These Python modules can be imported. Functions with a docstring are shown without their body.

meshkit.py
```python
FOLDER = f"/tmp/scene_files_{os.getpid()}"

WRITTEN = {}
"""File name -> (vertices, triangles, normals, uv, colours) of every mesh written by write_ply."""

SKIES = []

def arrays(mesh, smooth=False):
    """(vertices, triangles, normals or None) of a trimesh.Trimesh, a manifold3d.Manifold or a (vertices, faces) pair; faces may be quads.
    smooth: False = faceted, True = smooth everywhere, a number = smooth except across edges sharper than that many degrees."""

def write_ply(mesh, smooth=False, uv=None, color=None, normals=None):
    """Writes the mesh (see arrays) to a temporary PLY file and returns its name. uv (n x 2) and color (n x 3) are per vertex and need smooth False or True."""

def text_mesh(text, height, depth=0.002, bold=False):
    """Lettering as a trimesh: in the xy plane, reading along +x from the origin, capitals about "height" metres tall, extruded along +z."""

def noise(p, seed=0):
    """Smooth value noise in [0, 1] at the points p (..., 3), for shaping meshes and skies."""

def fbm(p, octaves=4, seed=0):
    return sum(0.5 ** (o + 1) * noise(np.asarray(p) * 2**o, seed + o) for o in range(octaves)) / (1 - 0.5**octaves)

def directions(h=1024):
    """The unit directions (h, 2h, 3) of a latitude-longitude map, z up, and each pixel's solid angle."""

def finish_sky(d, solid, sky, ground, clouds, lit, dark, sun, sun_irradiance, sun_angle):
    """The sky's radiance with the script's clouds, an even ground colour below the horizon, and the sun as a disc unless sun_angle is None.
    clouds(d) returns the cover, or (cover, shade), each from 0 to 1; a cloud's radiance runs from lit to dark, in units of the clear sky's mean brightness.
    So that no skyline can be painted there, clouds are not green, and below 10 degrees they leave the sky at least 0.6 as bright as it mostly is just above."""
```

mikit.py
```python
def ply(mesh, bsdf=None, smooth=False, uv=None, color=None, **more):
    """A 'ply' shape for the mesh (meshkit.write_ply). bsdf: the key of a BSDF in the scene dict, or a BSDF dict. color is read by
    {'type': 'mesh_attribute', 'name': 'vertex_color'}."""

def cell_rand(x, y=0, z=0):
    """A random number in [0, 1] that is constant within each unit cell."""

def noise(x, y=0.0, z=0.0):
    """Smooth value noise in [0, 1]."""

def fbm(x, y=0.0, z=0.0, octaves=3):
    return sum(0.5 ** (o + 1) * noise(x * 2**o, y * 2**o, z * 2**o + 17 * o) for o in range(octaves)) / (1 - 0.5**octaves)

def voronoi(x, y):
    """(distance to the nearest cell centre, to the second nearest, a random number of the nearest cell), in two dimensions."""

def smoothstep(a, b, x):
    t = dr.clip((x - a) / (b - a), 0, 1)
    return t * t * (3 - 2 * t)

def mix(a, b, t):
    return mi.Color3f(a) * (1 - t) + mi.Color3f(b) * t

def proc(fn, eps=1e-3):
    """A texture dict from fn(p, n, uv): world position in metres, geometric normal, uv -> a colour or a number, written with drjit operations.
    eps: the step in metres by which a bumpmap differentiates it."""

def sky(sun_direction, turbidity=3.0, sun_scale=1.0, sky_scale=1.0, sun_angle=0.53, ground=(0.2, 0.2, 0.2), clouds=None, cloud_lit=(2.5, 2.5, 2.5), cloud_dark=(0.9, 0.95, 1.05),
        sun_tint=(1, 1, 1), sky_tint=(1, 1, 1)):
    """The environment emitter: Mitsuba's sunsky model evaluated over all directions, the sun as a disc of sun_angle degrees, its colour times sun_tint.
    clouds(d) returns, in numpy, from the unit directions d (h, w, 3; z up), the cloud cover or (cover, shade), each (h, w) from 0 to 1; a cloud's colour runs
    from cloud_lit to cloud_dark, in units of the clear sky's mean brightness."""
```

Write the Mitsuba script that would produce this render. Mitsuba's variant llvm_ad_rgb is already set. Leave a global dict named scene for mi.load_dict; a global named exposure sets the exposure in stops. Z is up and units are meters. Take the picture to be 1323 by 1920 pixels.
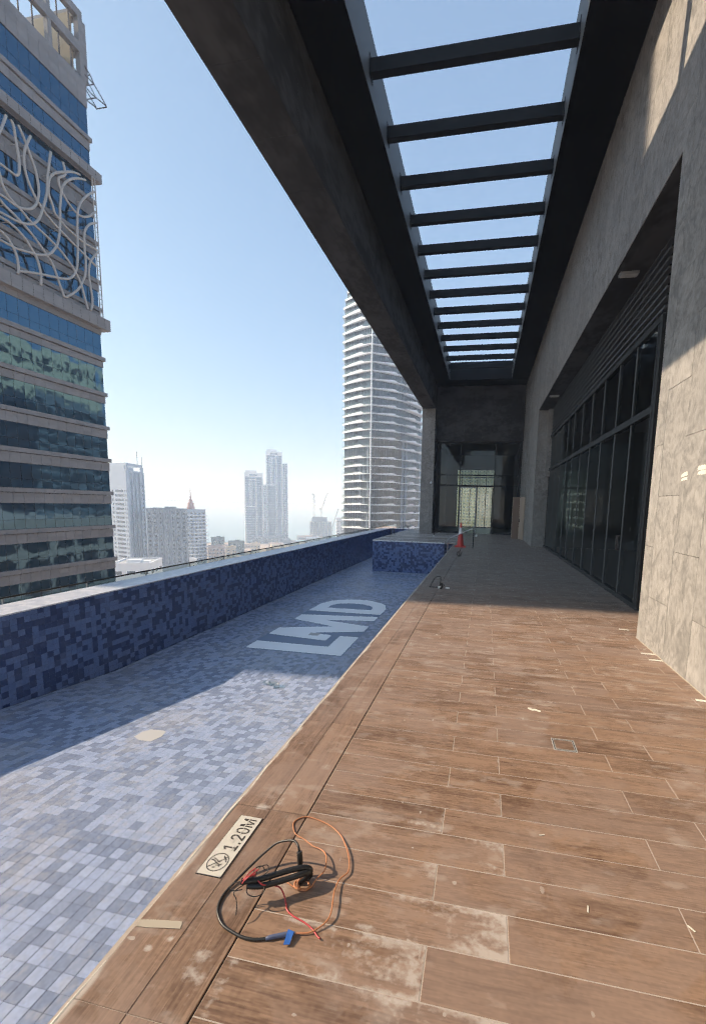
import math, random, numpy as np, trimesh, drjit as dr, mitsuba as mi, mikit, meshkit
from mikit import noise, fbm, cell_rand, smoothstep, mix, proc, ply
from shapely.geometry import Polygon, LineString, Point
T = mi.ScalarTransform4f
rng = np.random.default_rng(7)
scene, labels = {'type': 'scene'}, {}

# ------------------------------------------------------------------ camera, sky, haze, exposure
EYE = np.array([0, 0, 1.82]); YAW, PITCH, ROLL = .1765, .1206, .0263
FPX, CX, CY, IW, IH = 761.94, 769.62, 1039.34, 1323., 1920.
_f = np.array([-math.sin(YAW) * math.cos(PITCH), math.cos(YAW) * math.cos(PITCH), -math.sin(PITCH)])
_r = np.array([math.cos(YAW), math.sin(YAW), 0.]); _u = np.cross(_r, _f)
_r, _u = math.cos(ROLL) * _r + math.sin(ROLL) * _u, -math.sin(ROLL) * _r + math.cos(ROLL) * _u
scene['camera'] = {'type': 'perspective', 'fov_axis': 'x', 'fov': math.degrees(2 * math.atan(IW / 2 / FPX)),
    'principal_point_offset_x': -(CX - IW / 2) / IW, 'principal_point_offset_y': -(CY - IH / 2) / IH,
    'near_clip': .05, 'far_clip': 40000., 'to_world': T().look_at(origin=EYE.tolist(), target=(EYE + _f).tolist(), up=_u.tolist()),
    'medium': {'type': 'ref', 'id': 'haze_air'}}
SUN = (-1, -.075, .67)
scene['sky'] = mikit.sky(SUN, turbidity=4.6, sun_scale=1.3, sky_scale=1.3, sun_tint=(.93, .98, 1.09), sky_tint=(.80, .96, 1.03), clouds=lambda d: .36 + 0. * d[..., 2], cloud_lit=(.62, .85, 1.24), cloud_dark=(.62, .85, 1.24))
exposure = 2.40
scene['haze_air'] = {'type': 'homogeneous', 'albedo': {'type': 'rgb', 'value': [.90, .93, .96]}, 'sigma_t': {'type': 'rgb', 'value': [8.0e-4, 9.8e-4, 12.2e-4]}}
scene['haze'] = {'type': 'cube', 'to_world': T().translate([0, 0, 24]).scale([20000, 20000, 87]), 'bsdf': {'type': 'null'}, 'interior': {'type': 'ref', 'id': 'haze_air'}}
labels['haze'] = {'label': 'thin pale haze hanging over the city and the sea', 'category': 'haze', 'kind': 'stuff'}

# ------------------------------------------------------------------ materials
def rgb(*c): return {'type': 'rgb', 'value': list(c)}
def mat(name, d): scene[name] = {'type': 'twosided', 'bsdf': d}
def plain(name, c, rough=.6, spec=.4, metal=0.): mat(name, {'type': 'principled', 'base_color': rgb(*c), 'roughness': rough, 'specular': spec, 'metallic': metal})

ROWDUST = [(-3, -.152, .45, 1.0), (-2, .183, .42, 1.0), (-1, -.152, .40, .85), (0, .183, .34, 1.0), (1, -.152, .16, .45), (2, .183, .16, .62), (3, -.152, .10, .3), (4, .183, .08, .5), (6, .183, .05, .3)]
SPLAT = [(-1.03, 1.22, .05, .075, .9), (-.985, 1.17, .03, .07, .8), (-1.2, 1.29, .014, .012, 1.4), (-1.265, 1.245, .018, .012, 1.2), (-1.22, 2.05, .05, .035, 1.1), (-1.16, 2.12, .035, .07, .8), (-.90, 1.15, .035, .22, .55), (-.86, 1.60, .05, .05, .5), (-.80, 1.95, .05, .05, .6), (-.70, 1.475, .10, .02, .8), (-.42, 1.50, .06, .02, .6), (-.28, 2.12, .25, .03, .4), (.2, 3.5, .03, .10, .5), (-.62, 3.05, .2, .02, .5), (1.75, 3.62, .04, .10, .35)]
def deck_fn(p, n, uv):
    cop = p.x < -.943
    u = dr.select(cop, p.y, p.x); v = dr.select(cop, p.x * 1., p.y)
    row = dr.floor((p.y - 1.48) / .1977); par = row - 2 * dr.floor(row / 2)
    pl = dr.floor((p.x - dr.select(par < .5, .183, -.152)) / 1.12)
    vin = (p.y - 1.48) / .1977 - row
    row0 = row
    row = dr.select(cop, dr.floor((p.x + 1.39) / .22) + 77, row); pl = dr.select(cop, dr.floor((p.y - .05) / .995), pl)
    k = cell_rand(row + 500, pl + 60, 3)
    warp = noise(u * 2.2, v * 9, k * 31) * .5
    g1 = fbm(u * 2.0 + k * 37, v * 34 + warp * 4, k * 19, 4); g2 = fbm(u * 5 + k * 11, v * 9, 4.5, 3); g3 = noise(u * 22, v * 200, k * 9)
    sm = fbm(p.x * 5 + 2.2 * noise(p.x * 4, p.y * 4, 11.), p.y * 7 + 2.2 * noise(p.x * 4, p.y * 4, 12.), 13., 5)
    g4 = noise(u * 2.6 + k * 90, v * 95 + warp * 6, k * 7); g4 = smoothstep(.55, .95, g4) * smoothstep(.35, .65, noise(u * 1.8, v * 12, k * 50))
    t = dr.clip(.55 + (g1 - .5) * 1.35 + (g2 - .5) * .7 + (g3 - .5) * .75 - g4 * .40 + (sm - .5) * .36 + (noise(p.x * 70, p.y * 110, 4.) - .5) * .30 + (k - .5) * .50, 0, 1)
    c = mix((.102, .058, .036), (.244, .156, .105), t)
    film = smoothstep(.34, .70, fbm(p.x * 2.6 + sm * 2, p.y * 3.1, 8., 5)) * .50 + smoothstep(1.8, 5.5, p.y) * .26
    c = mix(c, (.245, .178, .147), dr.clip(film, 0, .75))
    d = mi.Float(0)
    for r_, xe, ln, st in ROWDUST:
        on = (dr.abs(row0 - r_) < .5) & (p.x < xe) & (p.x > xe - 1.12)
        e = dr.exp(-(xe - p.x) / ln) + .55 * smoothstep(.16, .0, dr.minimum(vin, 1 - vin)) * dr.exp(-(xe - p.x) / (ln * 1.5)) + .35 * smoothstep(.03, .0, xe - p.x)
        d = dr.maximum(d, dr.select(on & ~cop, st * e, 0.))
    for bx_, by_, rx, ry, st in SPLAT:
        d = dr.maximum(d, st * dr.exp(-(dr.square((p.x - bx_) / rx) + dr.square((p.y - by_) / ry))))
    m = fbm(p.x * 11 + 2 * noise(p.x * 9, p.y * 9, 6.), p.y * 26, 2., 5); m2 = fbm(p.x * 60, p.y * 75, 3., 3)
    dust = .85 * smoothstep(.20, 1.15, d * .78 + (m - .5) * 1.5 * smoothstep(.03, .5, d) + (m2 - .5) * .8 * smoothstep(.03, .4, d))
    scuff = smoothstep(.60, .80, fbm(p.x * 7 + 3, p.y * 15, 5., 5)) * .22
    spots = smoothstep(.955, .975, noise(p.x * 17, p.y * 19, 1.)) * smoothstep(.45, .7, noise(p.x * 1.7, p.y * 1.9, 3.)) * .55
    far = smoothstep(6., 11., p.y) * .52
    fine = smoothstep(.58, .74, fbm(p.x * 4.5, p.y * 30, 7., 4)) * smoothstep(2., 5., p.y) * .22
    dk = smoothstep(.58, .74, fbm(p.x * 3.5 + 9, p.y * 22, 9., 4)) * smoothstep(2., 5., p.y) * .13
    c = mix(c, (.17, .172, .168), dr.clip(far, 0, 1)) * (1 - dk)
    edge = smoothstep(-1.365, -1.39, p.x + .022 * noise(p.y * 11, 2.) - .011) * .8 * smoothstep(.35, .5, noise(p.y * 5, 4.))
    return mix(c, (.43, .39, .355), dr.clip(dr.maximum(dr.maximum(dust * .85, edge), spots) + scuff + fine, 0, .9))
def deck_bump(p, n, uv):
    cop = p.x < -.943
    u = dr.select(cop, p.y, p.x); v = dr.select(cop, p.x * 1., p.y)
    return fbm(u * 6, v * 110, 1., 3)
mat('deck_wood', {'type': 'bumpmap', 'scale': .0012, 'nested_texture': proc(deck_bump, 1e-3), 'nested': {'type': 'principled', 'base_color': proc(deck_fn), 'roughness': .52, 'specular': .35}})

def stone_fn(p, n, uv):
    onx = dr.abs(n.x) > .5
    u = dr.select(onx, p.y, p.x); v = dr.select(dr.abs(n.z) > .5, p.y, p.z)
    col = dr.floor((u - 4.72) / .595); k = cell_rand(col + 90, dr.floor((v + dr.select(col - 2 * dr.floor(col / 2) < .5, 0., .673)) / 1.346) + 40)
    w1 = fbm(u * 2.2 + k * 20, v * 1.3, k * 9, 3); w2 = fbm(u * 2. + 9, v * 1.5 + k * 14, 2., 3)
    a = fbm(u * 8 + w1 * 8, v * 7 + w2 * 8, k * 5, 5)
    b = fbm(u * 34 + w2 * 12, v * 22 + w1 * 12, 3., 4)
    streak = smoothstep(.07, .0, dr.abs(fbm(u * 4 + w2 * 3, v * 2.1 + w1 * 4, 7., 3) - .5)) * .45
    t = dr.clip(.55 + (a - .5) * 1.15 + (b - .5) * .8 - streak * .5, 0, 1)
    c = mix((.165, .159, .150), (.325, .312, .294), t)
    # pale tape scraps left on the panels
    return c * (.93 + .14 * k)
mat('stone', {'type': 'principled', 'base_color': proc(stone_fn), 'roughness': .5, 'specular': .3})
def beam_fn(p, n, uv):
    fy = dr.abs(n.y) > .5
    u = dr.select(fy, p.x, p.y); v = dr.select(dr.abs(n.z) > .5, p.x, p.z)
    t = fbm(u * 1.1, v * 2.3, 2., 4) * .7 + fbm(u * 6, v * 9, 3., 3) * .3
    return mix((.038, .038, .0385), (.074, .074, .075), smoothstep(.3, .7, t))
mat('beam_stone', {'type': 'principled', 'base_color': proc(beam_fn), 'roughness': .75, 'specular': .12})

def floor_tile_fn(p, n, uv):
    i, j = dr.floor(p.x / .1 + .0001), dr.floor(p.y / .1)
    jj = dr.select(cell_rand(i + 300, dr.floor(j / 2) + 200, 9) < .06, dr.floor(j / 2) * 2, j)
    k = cell_rand(i + 300, jj + 300, 1); k2 = cell_rand(i + 300, j + 300, 2)
    t = smoothstep(.30, .66, k)
    c = mix(mix((.150, .188, .285), (.18, .218, .315), k2), mix((.26, .315, .455), (.30, .355, .485), k2), t)
    d = fbm(p.x * 1.6, p.y * 1.6, 1., 4) * .55 + fbm(p.x * 22, p.y * 22, 5., 3) * .45
    c = mix(c, (.36, .355, .36), .40 * smoothstep(.38, .72, d))
    return c * (.9 + .2 * noise(p.x * 60, p.y * 60, 1.))
mat('pool_floor_tile', {'type': 'principled', 'base_color': proc(floor_tile_fn), 'roughness': .42, 'specular': .4})
def wall_tile_fn(p, n, uv):
    u = dr.select(dr.abs(n.x) > .5, p.y, p.x)
    i, j = dr.floor(u / .1 + .0001), dr.floor(p.z / .1)
    k = cell_rand(i + 300, j + 300, 5); k2 = cell_rand(i + 300, j + 300, 6)
    c = mix(mix((.022, .044, .14), (.034, .062, .17), k2), mix((.095, .16, .34), (.125, .19, .38), k2), smoothstep(.40, .52, k))
    return mix(c, (.14, .16, .20), .10 * smoothstep(.35, .75, fbm(u * 3, p.z * 5, 2., 4))) * (.88 + .24 * noise(u * 50, p.z * 50, 2.))
mat('pool_wall_tile', {'type': 'principled', 'base_color': proc(wall_tile_fn), 'roughness': .3, 'specular': .45})
def cap_fn(p, n, uv):
    k = cell_rand(dr.floor(p.x / .1) + 200, dr.floor(p.y / .1) + 200, 3)
    return mix((.36, .39, .46), (.52, .53, .56), .75 * k + .25 * fbm(p.x * 4, p.y * 4, 1., 3))
mat('cap_tile', {'type': 'principled', 'base_color': proc(cap_fn), 'roughness': .35, 'specular': .4})
def granite_fn(p, n, uv):
    k = cell_rand(dr.floor((p.y - 29.51) / .85) + 99, dr.floor(p.z / .4) + 99, 2)
    return mix((.205, .203, .206), (.285, .283, .287), .5 * k + .5 * fbm(p.y * 9, p.z * 9, p.x * 9, 3)) * (.85 + .2 * fbm(p.y * .7, p.z * .25, 4., 3))
mat('granite', {'type': 'principled', 'base_color': proc(granite_fn), 'roughness': .55, 'specular': .3})
def pane_bump(p, n, uv):
    return noise(p.y * 1.3, p.z * 1.1, p.x) + .35 * noise(p.y * 3.1, p.z * 2.6, p.x + 5)
mat('tower_glass', {'type': 'bumpmap', 'scale': .0055, 'nested_texture': proc(pane_bump, 2e-2), 'nested': {'type': 'principled', 'base_color': rgb(.060, .125, .195), 'metallic': 1., 'roughness': .04}})
def ground_fn(p, n, uv):
    k = cell_rand(dr.floor(p.x / 23 + noise(p.y / 60) * .6) + 900, dr.floor(p.y / 31) + 900, 4)
    c = mix((.30, .235, .185), (.46, .38, .31), fbm(p.x / 40, p.y / 40, 1., 4))
    return mix(c, (.22, .20, .19), .5 * smoothstep(.6, .8, k))
mat('ground_sand', {'type': 'principled', 'base_color': proc(ground_fn), 'roughness': .9, 'specular': .2})
plain('sea_water', (.27, .38, .44), .4, .2)
plain('grout', (.36, .31, .27), .9, .2); plain('groove_black', (.018, .016, .015), .9, .2); plain('pool_grout', (.08, .09, .12), .8, .2); plain('wall_grout', (.07, .09, .16), .8, .2)
plain('joint_dark', (.07, .063, .056), .9, .2)
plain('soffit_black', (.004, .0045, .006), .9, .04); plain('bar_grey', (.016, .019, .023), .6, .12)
plain('frame_grey', (.028, .030, .032), .6, .25); plain('louvre_grey', (.10, .105, .11), .5, .3); plain('frame_light', (.32, .33, .33), .35, .5)
plain('letter_pale', (.80, .82, .86), .4, .4); plain('letter_ground', (.15, .20, .30), .5, .4); plain('cement', (.42, .42, .42), .8, .2)
plain('room_wall', (.10, .10, .10), .8, .2); plain('room_floor', (.16, .15, .14), .4, .4); plain('lobby_wall', (.05, .05, .05), .8, .2)
plain('chrome', (.62, .62, .62), .16, .5, 1.); plain('black_plastic', (.016, .015, .014), .42, .5); plain('black_matt', (.02, .02, .02), .7, .3)
plain('orange_wire', (.42, .17, .075), .45, .5); plain('red_wire', (.40, .04, .045), .4, .5); plain('blue_tape', (.025, .10, .36), .35, .5)
plain('tape_dirty', (.07, .09, .16), .5, .4); plain('paper_pale', (.58, .57, .49), .7, .3); plain('masking_tape', (.36, .32, .26), .8, .2)
plain('sign_plate', (.48, .46, .41), .55, .3); plain('sign_ink', (.045, .042, .04), .7, .2)
plain('cone_red', (.60, .07, .06), .5, .4); plain('cone_white', (.72, .72, .70), .5, .4); plain('lamp_cover', (.45, .44, .40), .4, .4)
plain('wood_dark', (.17, .115, .085), .55, .3); plain('wood_pale', (.42, .335, .26), .55, .3)
plain('steel_white', (.40, .39, .37), .45, .4); plain('steel_dark', (.09, .075, .07), .5, .4); plain('tan_wall', (.42, .36, .26), .8, .2)
plain('white_paint', (.74, .76, .79), .6, .3); plain('concrete', (.34, .34, .33), .85, .2); plain('cream_wall', (.58, .50, .36), .8, .2); plain('bright_cream', (.72, .64, .46), .8, .2); plain('ochre_wall', (.47, .38, .26), .8, .2)
plain('window_dark', (.022, .028, .032), .15, .5); plain('glass_blue', (.06, .10, .17), .2, .6, .3); plain('glass_grey', (.022, .028, .036), .12, .75); plain('glass_pale', (.30, .36, .44), .25, .5, .6)
plain('pale_blue_wall', (.30, .36, .45), .7, .3); plain('grey_block', (.21, .235, .27), .8, .2); plain('green_dark', (.07, .10, .09), .6, .3); plain('pink_wall', (.46, .37, .32), .85, .2); plain('spire_pink', (.40, .20, .16), .6, .3)
scene['balcony_glass'] = {'type': 'thindielectric', 'specular_transmittance': rgb(.75, .82, .80)}
scene['dark_glass'] = {'type': 'thindielectric', 'specular_transmittance': rgb(.30, .36, .34), 'specular_reflectance': rgb(.45, .50, .52)}
scene['door_glass'] = {'type': 'thindielectric', 'specular_transmittance': rgb(.80, .84, .74)}
scene['back_glass'] = {'type': 'thindielectric', 'specular_transmittance': rgb(.62, .68, .54)}
scene['clear_plastic'] = {'type': 'thindielectric', 'specular_transmittance': rgb(.88, .92, .90)}

# ------------------------------------------------------------------ helpers
_Q = np.array([[0, 2, 3, 1], [4, 5, 7, 6], [0, 1, 5, 4], [2, 6, 7, 3], [0, 4, 6, 2], [1, 3, 7, 5]])
_BF = np.vstack([_Q[:, [0, 1, 2]], _Q[:, [0, 2, 3]]])
def boxes(L):
    L = np.asarray(L, float).reshape(-1, 6)
    v = np.stack([np.stack([L[:, a], L[:, 2 + b], L[:, 4 + c]], -1) for a in (0, 1) for b in (0, 1) for c in (0, 1)], 1)
    f = _BF[None] + 8 * np.arange(len(L))[:, None, None]
    # vertex order index = a*4+b*2+c
    return v.reshape(-1, 3), f.reshape(-1, 3)
def box(x0, x1, y0, y1, z0, z1): return boxes([(x0, x1, y0, y1, z0, z1)])
def cat(ms):
    vs, fs, n = [], [], 0
    for v, f in ms:
        v = np.asarray(v, float); f = np.asarray(f)
        vs.append(v); fs.append(f + n); n += len(v)
    return np.vstack(vs), np.vstack(fs)
def tm(m): return np.asarray(m.vertices), np.asarray(m.faces)
def xf(m, M):
    M = np.array(T(M).matrix) if not isinstance(M, np.ndarray) else M
    return m[0] @ M[:3, :3].T + M[:3, 3], m[1]
def rot(m, deg, c=(0, 0)):
    a = math.radians(deg); R = np.array([[math.cos(a), -math.sin(a), 0], [math.sin(a), math.cos(a), 0], [0, 0, 1]]); c = np.array([c[0], c[1], 0])
    return (m[0] - c) @ R.T + c, m[1]
def extr(poly, z0, z1):
    if isinstance(poly, (list, tuple, np.ndarray)): poly = Polygon(poly)
    gs = getattr(poly, 'geoms', [poly]); out = []
    for g in gs:
        v, f = tm(trimesh.creation.extrude_polygon(g, z1 - z0, engine='earcut')); out.append((v + [0, 0, z0], f))
    return cat(out)
def smoothline(P, n=6):
    P = np.asarray(P, float); Q = np.vstack([2 * P[0] - P[1], P, 2 * P[-1] - P[-2]]); out = []
    for i in range(1, len(Q) - 2):
        for t in np.linspace(0, 1, n, endpoint=False):
            a, b, c, d = Q[i - 1:i + 3]; out.append(.5 * (2 * b + (c - a) * t + (2 * a - 5 * b + 4 * c - d) * t * t + (3 * b - a - 3 * c + d) * t ** 3))
    return np.vstack(out + [P[-1]])
def tube(P, r, sides=10, smooth=0):
    P = smoothline(P, smooth) if smooth else np.asarray(P, float)
    t = np.gradient(P, axis=0); t /= np.linalg.norm(t, axis=1, keepdims=True) + 1e-12
    n = np.cross(t[0], [0, 0, 1.]); n = n if np.linalg.norm(n) > 1e-3 else np.array([1., 0, 0]); ring = []
    for i in range(len(P)):
        n = n - t[i] * (n @ t[i]); n /= np.linalg.norm(n); b = np.cross(t[i], n); a = np.arange(sides) * 2 * np.pi / sides
        rr = r[i] if np.ndim(r) else r
        ring.append(P[i] + rr * (np.cos(a)[:, None] * n + np.sin(a)[:, None] * b))
    v = np.vstack(ring + [P[:1], P[-1:]]); k = len(P); i, j = np.meshgrid(np.arange(k - 1), np.arange(sides), indexing='ij'); j2 = (j + 1) % sides
    q = np.stack([i * sides + j, i * sides + j2, (i + 1) * sides + j2, (i + 1) * sides + j], -1).reshape(-1, 4); s = np.arange(sides)
    return v, np.vstack([q[:, [0, 1, 2]], q[:, [0, 2, 3]], np.stack([s * 0 + k * sides, (s + 1) % sides, s], 1), np.stack([s * 0 + k * sides + 1, (k - 1) * sides + s, (k - 1) * sides + (s + 1) % sides], 1)])
def lathe(prof, n=24, c=(0, 0, 0)):
    prof = np.asarray(prof, float); a = np.arange(n) * 2 * np.pi / n
    v = np.stack([prof[:, None, 0] * np.cos(a), prof[:, None, 0] * np.sin(a), np.broadcast_to(prof[:, None, 1], (len(prof), n))], -1).reshape(-1, 3)
    i, j = np.meshgrid(np.arange(len(prof) - 1), np.arange(n), indexing='ij'); j2 = (j + 1) % n
    q = np.stack([i * n + j, i * n + j2, (i + 1) * n + j2, (i + 1) * n + j], -1).reshape(-1, 4)
    return v + np.array(c), np.vstack([q[:, [0, 1, 2]], q[:, [0, 2, 3]]])
def fix(m):
    t = trimesh.Trimesh(m[0], m[1], process=False); trimesh.repair.fix_normals(t); return tm(t)
COUNT = {}
def numbered(k):
    n = COUNT.get(k, 0); COUNT[k] = n + 1
    return k if n == 0 else f'{k}_{n:03d}'
def put(key, mesh, m, smooth=False, stuff=False, label=None, **more):
    key = numbered(key); scene[key] = ply(mesh, m, smooth, **more)
    if stuff or label:
        labels[key] = {}
        if stuff: labels[key]['kind'] = 'stuff'
        if label: labels[key]['label'] = label
    return key
def again(key, d, M): key = numbered(key); scene[key] = {**d, 'to_world': M}; return key
def thing(name, label, cat_, group=None, kind=None):
    key = numbered(name); labels[key] = {'label': label, 'category': cat_}
    if group: labels[key]['group'] = group
    if kind: labels[key]['kind'] = kind
    return key
def whole(name, mesh, m, label, cat_, smooth=False, group=None):
    key = numbered(name); scene[key] = ply(mesh, m, smooth); labels[key] = {'label': label, 'category': cat_}
    if group: labels[key]['group'] = group
    return key
def struct(name, mesh, m):
    key = numbered(name); scene[key] = ply(mesh, m); labels[key] = {'kind': 'structure'}; return key
def project(P):
    q = (np.asarray(P, float) - EYE) @ np.stack([_r, _u, _f], 1); z = np.maximum(q[..., 2], 1e-3)
    return CX + FPX * q[..., 0] / z, CY - FPX * q[..., 1] / z, q[..., 2]
def nearest(C, most, marg=30):
    """Indices of the pieces (centres C) that lie in the frame, nearest first."""
    C = np.asarray(C); x, y, z = project(C); ok = (z > .1) & (x > -marg) & (x < IW + marg) & (y > -marg) & (y < IH + marg)
    d = np.where(ok, z, 1e9); o = np.argsort(d, kind='stable')[:most]; return [i for i in o if d[i] < 1e8]

# ------------------------------------------------------------------ ground, sea
struct('ground', boxes([(-1500, 3000, -2500, 2600, -61, -60)]), 'ground_sand')
dv = np.array([-.562, .827]); pv = np.array([dv[1], -dv[0]])
q = [dv * 655 + pv * s for s in (-9000, 9000)] + [dv * 17500 + pv * s for s in (9000, -9000)]
struct('sea', extr(Polygon([tuple(a) for a in q]), -59.9, -59.4), 'sea_water')

# ------------------------------------------------------------------ deck of wood-look planks
YE = 28.05; ROW, Y0 = .1977, 1.48
D = numbered('deck'); scene[D] = ply(boxes([(-.934, 2.9, -8, 36, -.05, -.0014), (-5.6, -1.41, 20.17, 30.4, -.05, -.0014), (-1.41, -.943, -8, 30.4, -.05, -.003)]), 'grout'); labels[D] = {'kind': 'structure'}
planks = []
for k in range(-48, 135):
    y = Y0 + k * ROW; off = .183 if k % 2 == 0 else -.152
    xr = 2.835 if 6.2 < y + .1 < 20.13 else 2.236
    cuts = [-.9355] + [off + 1.12 * n for n in range(-1, 4) if -.90 < off + 1.12 * n < xr - .03] + [xr]
    for a, b in zip(cuts[:-1], cuts[1:]): planks.append((a + .0021, b - .0021, y + .0019, min(y + ROW - .0019, YE), -.02, rng.normal(0, .0003)))
for k in range(0, 50):
    y = 20.19 + k * ROW
    for n in range(4): planks.append((-5.58 + n * 1.045 + .0015, -5.58 + (n + 1) * 1.045 - .0015, y + .002, y + ROW - .002, -.02, 0.))
planks = [p for p in planks if p[3] < 30.4]
C = [((p[0] + p[1]) / 2, (p[2] + p[3]) / 2, 0) for p in planks]; near = set(nearest(C, 300, 160))
def plank_mesh(p):
    x0, x1, y0, y1, z0, z1 = p; c = .0016; v = []
    for dx, z in ((0, z0), (0, z1 - c), (c, z1)): v += [(x0 + dx, y0 + dx, z), (x1 - dx, y0 + dx, z), (x1 - dx, y1 - dx, z), (x0 + dx, y1 - dx, z)]
    f = [(8, 9, 10), (8, 10, 11)]
    for r in (0, 4):
        for i in range(4): a, b = r + i, r + (i + 1) % 4; f += [(a, b, b + 4), (a, b + 4, a + 4)]
    return np.array(v), np.array(f)
for i in sorted(near): put('deck__plank', plank_mesh(planks[i]), 'deck_wood')
put('deck__far_planks', cat([plank_mesh(p) for i, p in enumerate(planks) if i not in near]), 'deck_wood', stuff=True)
put('deck__joint', boxes([(-.9405, -.9345, -8, 28, -.012, -.006)]), 'groove_black', label='black open joint along the pool coping')
cop = []
for j in range(-8, 30):
    for x0, x1 in ((-1.388, -1.1665), (-1.1635, -.9415)): cop.append((x0, x1, .05 + j * .995 + .0015, .05 + (j + 1) * .995 - .0015, -.03, rng.normal(.001, .0004)))
K = numbered('pool_coping'); scene[K] = ply(boxes([(-1.375, -.95, -8, 28.9, -.19, -.03)]), 'cement'); labels[K] = {'kind': 'structure'}
for c in cop: put('pool_coping__plank', plank_mesh(c), 'deck_wood')
P = np.array([(-1.388 - .004 * abs(rng.normal()), y, -.006) for y in np.arange(-2, 29, .11)])
put('pool_coping__mortar_edge', tube(P, np.abs(rng.normal(.005, .003, len(P))) + .0015, 6), 'sign_plate', True, label='rough pale mortar line along the pool edge')

# ------------------------------------------------------------------ pool floor of mosaic tiles
def fz(y): return -1.31 - .31 * np.clip((np.asarray(y, float) - 3.4) / 3.2, 0, 1)
FX0, FX1 = -7.12, -1.37
def floorsheet(y0, y1, dz, x0=FX0, x1=FX1):
    ys = [y0] + [y for y in (3.4, 6.6) if y0 < y < y1] + [y1]; v, f = [], []
    for y in ys: v += [(x0, y, fz(y) + dz), (x1, y, fz(y) + dz)]
    for i in range(len(ys) - 1): a = 2 * i; f += [(a, a + 1, a + 3), (a, a + 3, a + 2)]
    return np.array(v), np.array(f)
G = numbered('pool_floor'); scene[G] = ply(floorsheet(-8, 30.4, -.002), 'pool_grout'); labels[G] = {'kind': 'structure'}
LM = [[(-5.41, 8.43), (-5.41, 8.94), (-3.555, 8.94), (-3.555, 9.78), (-3.05, 9.78), (-3.05, 8.45)],
      [(-5.40, 10.92), (-5.40, 11.45), (-3.06, 11.77), (-3.06, 11.32), (-4.50, 11.06), (-3.06, 10.76), (-3.06, 10.28), (-4.26, 9.89), (-4.26, 9.83), (-3.78, 9.77), (-3.78, 9.34), (-5.41, 9.49), (-5.41, 10.05), (-4.02, 10.51)]]
def arc(pts, n=8): return [tuple(a) for a in smoothline(pts, n)]
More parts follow.
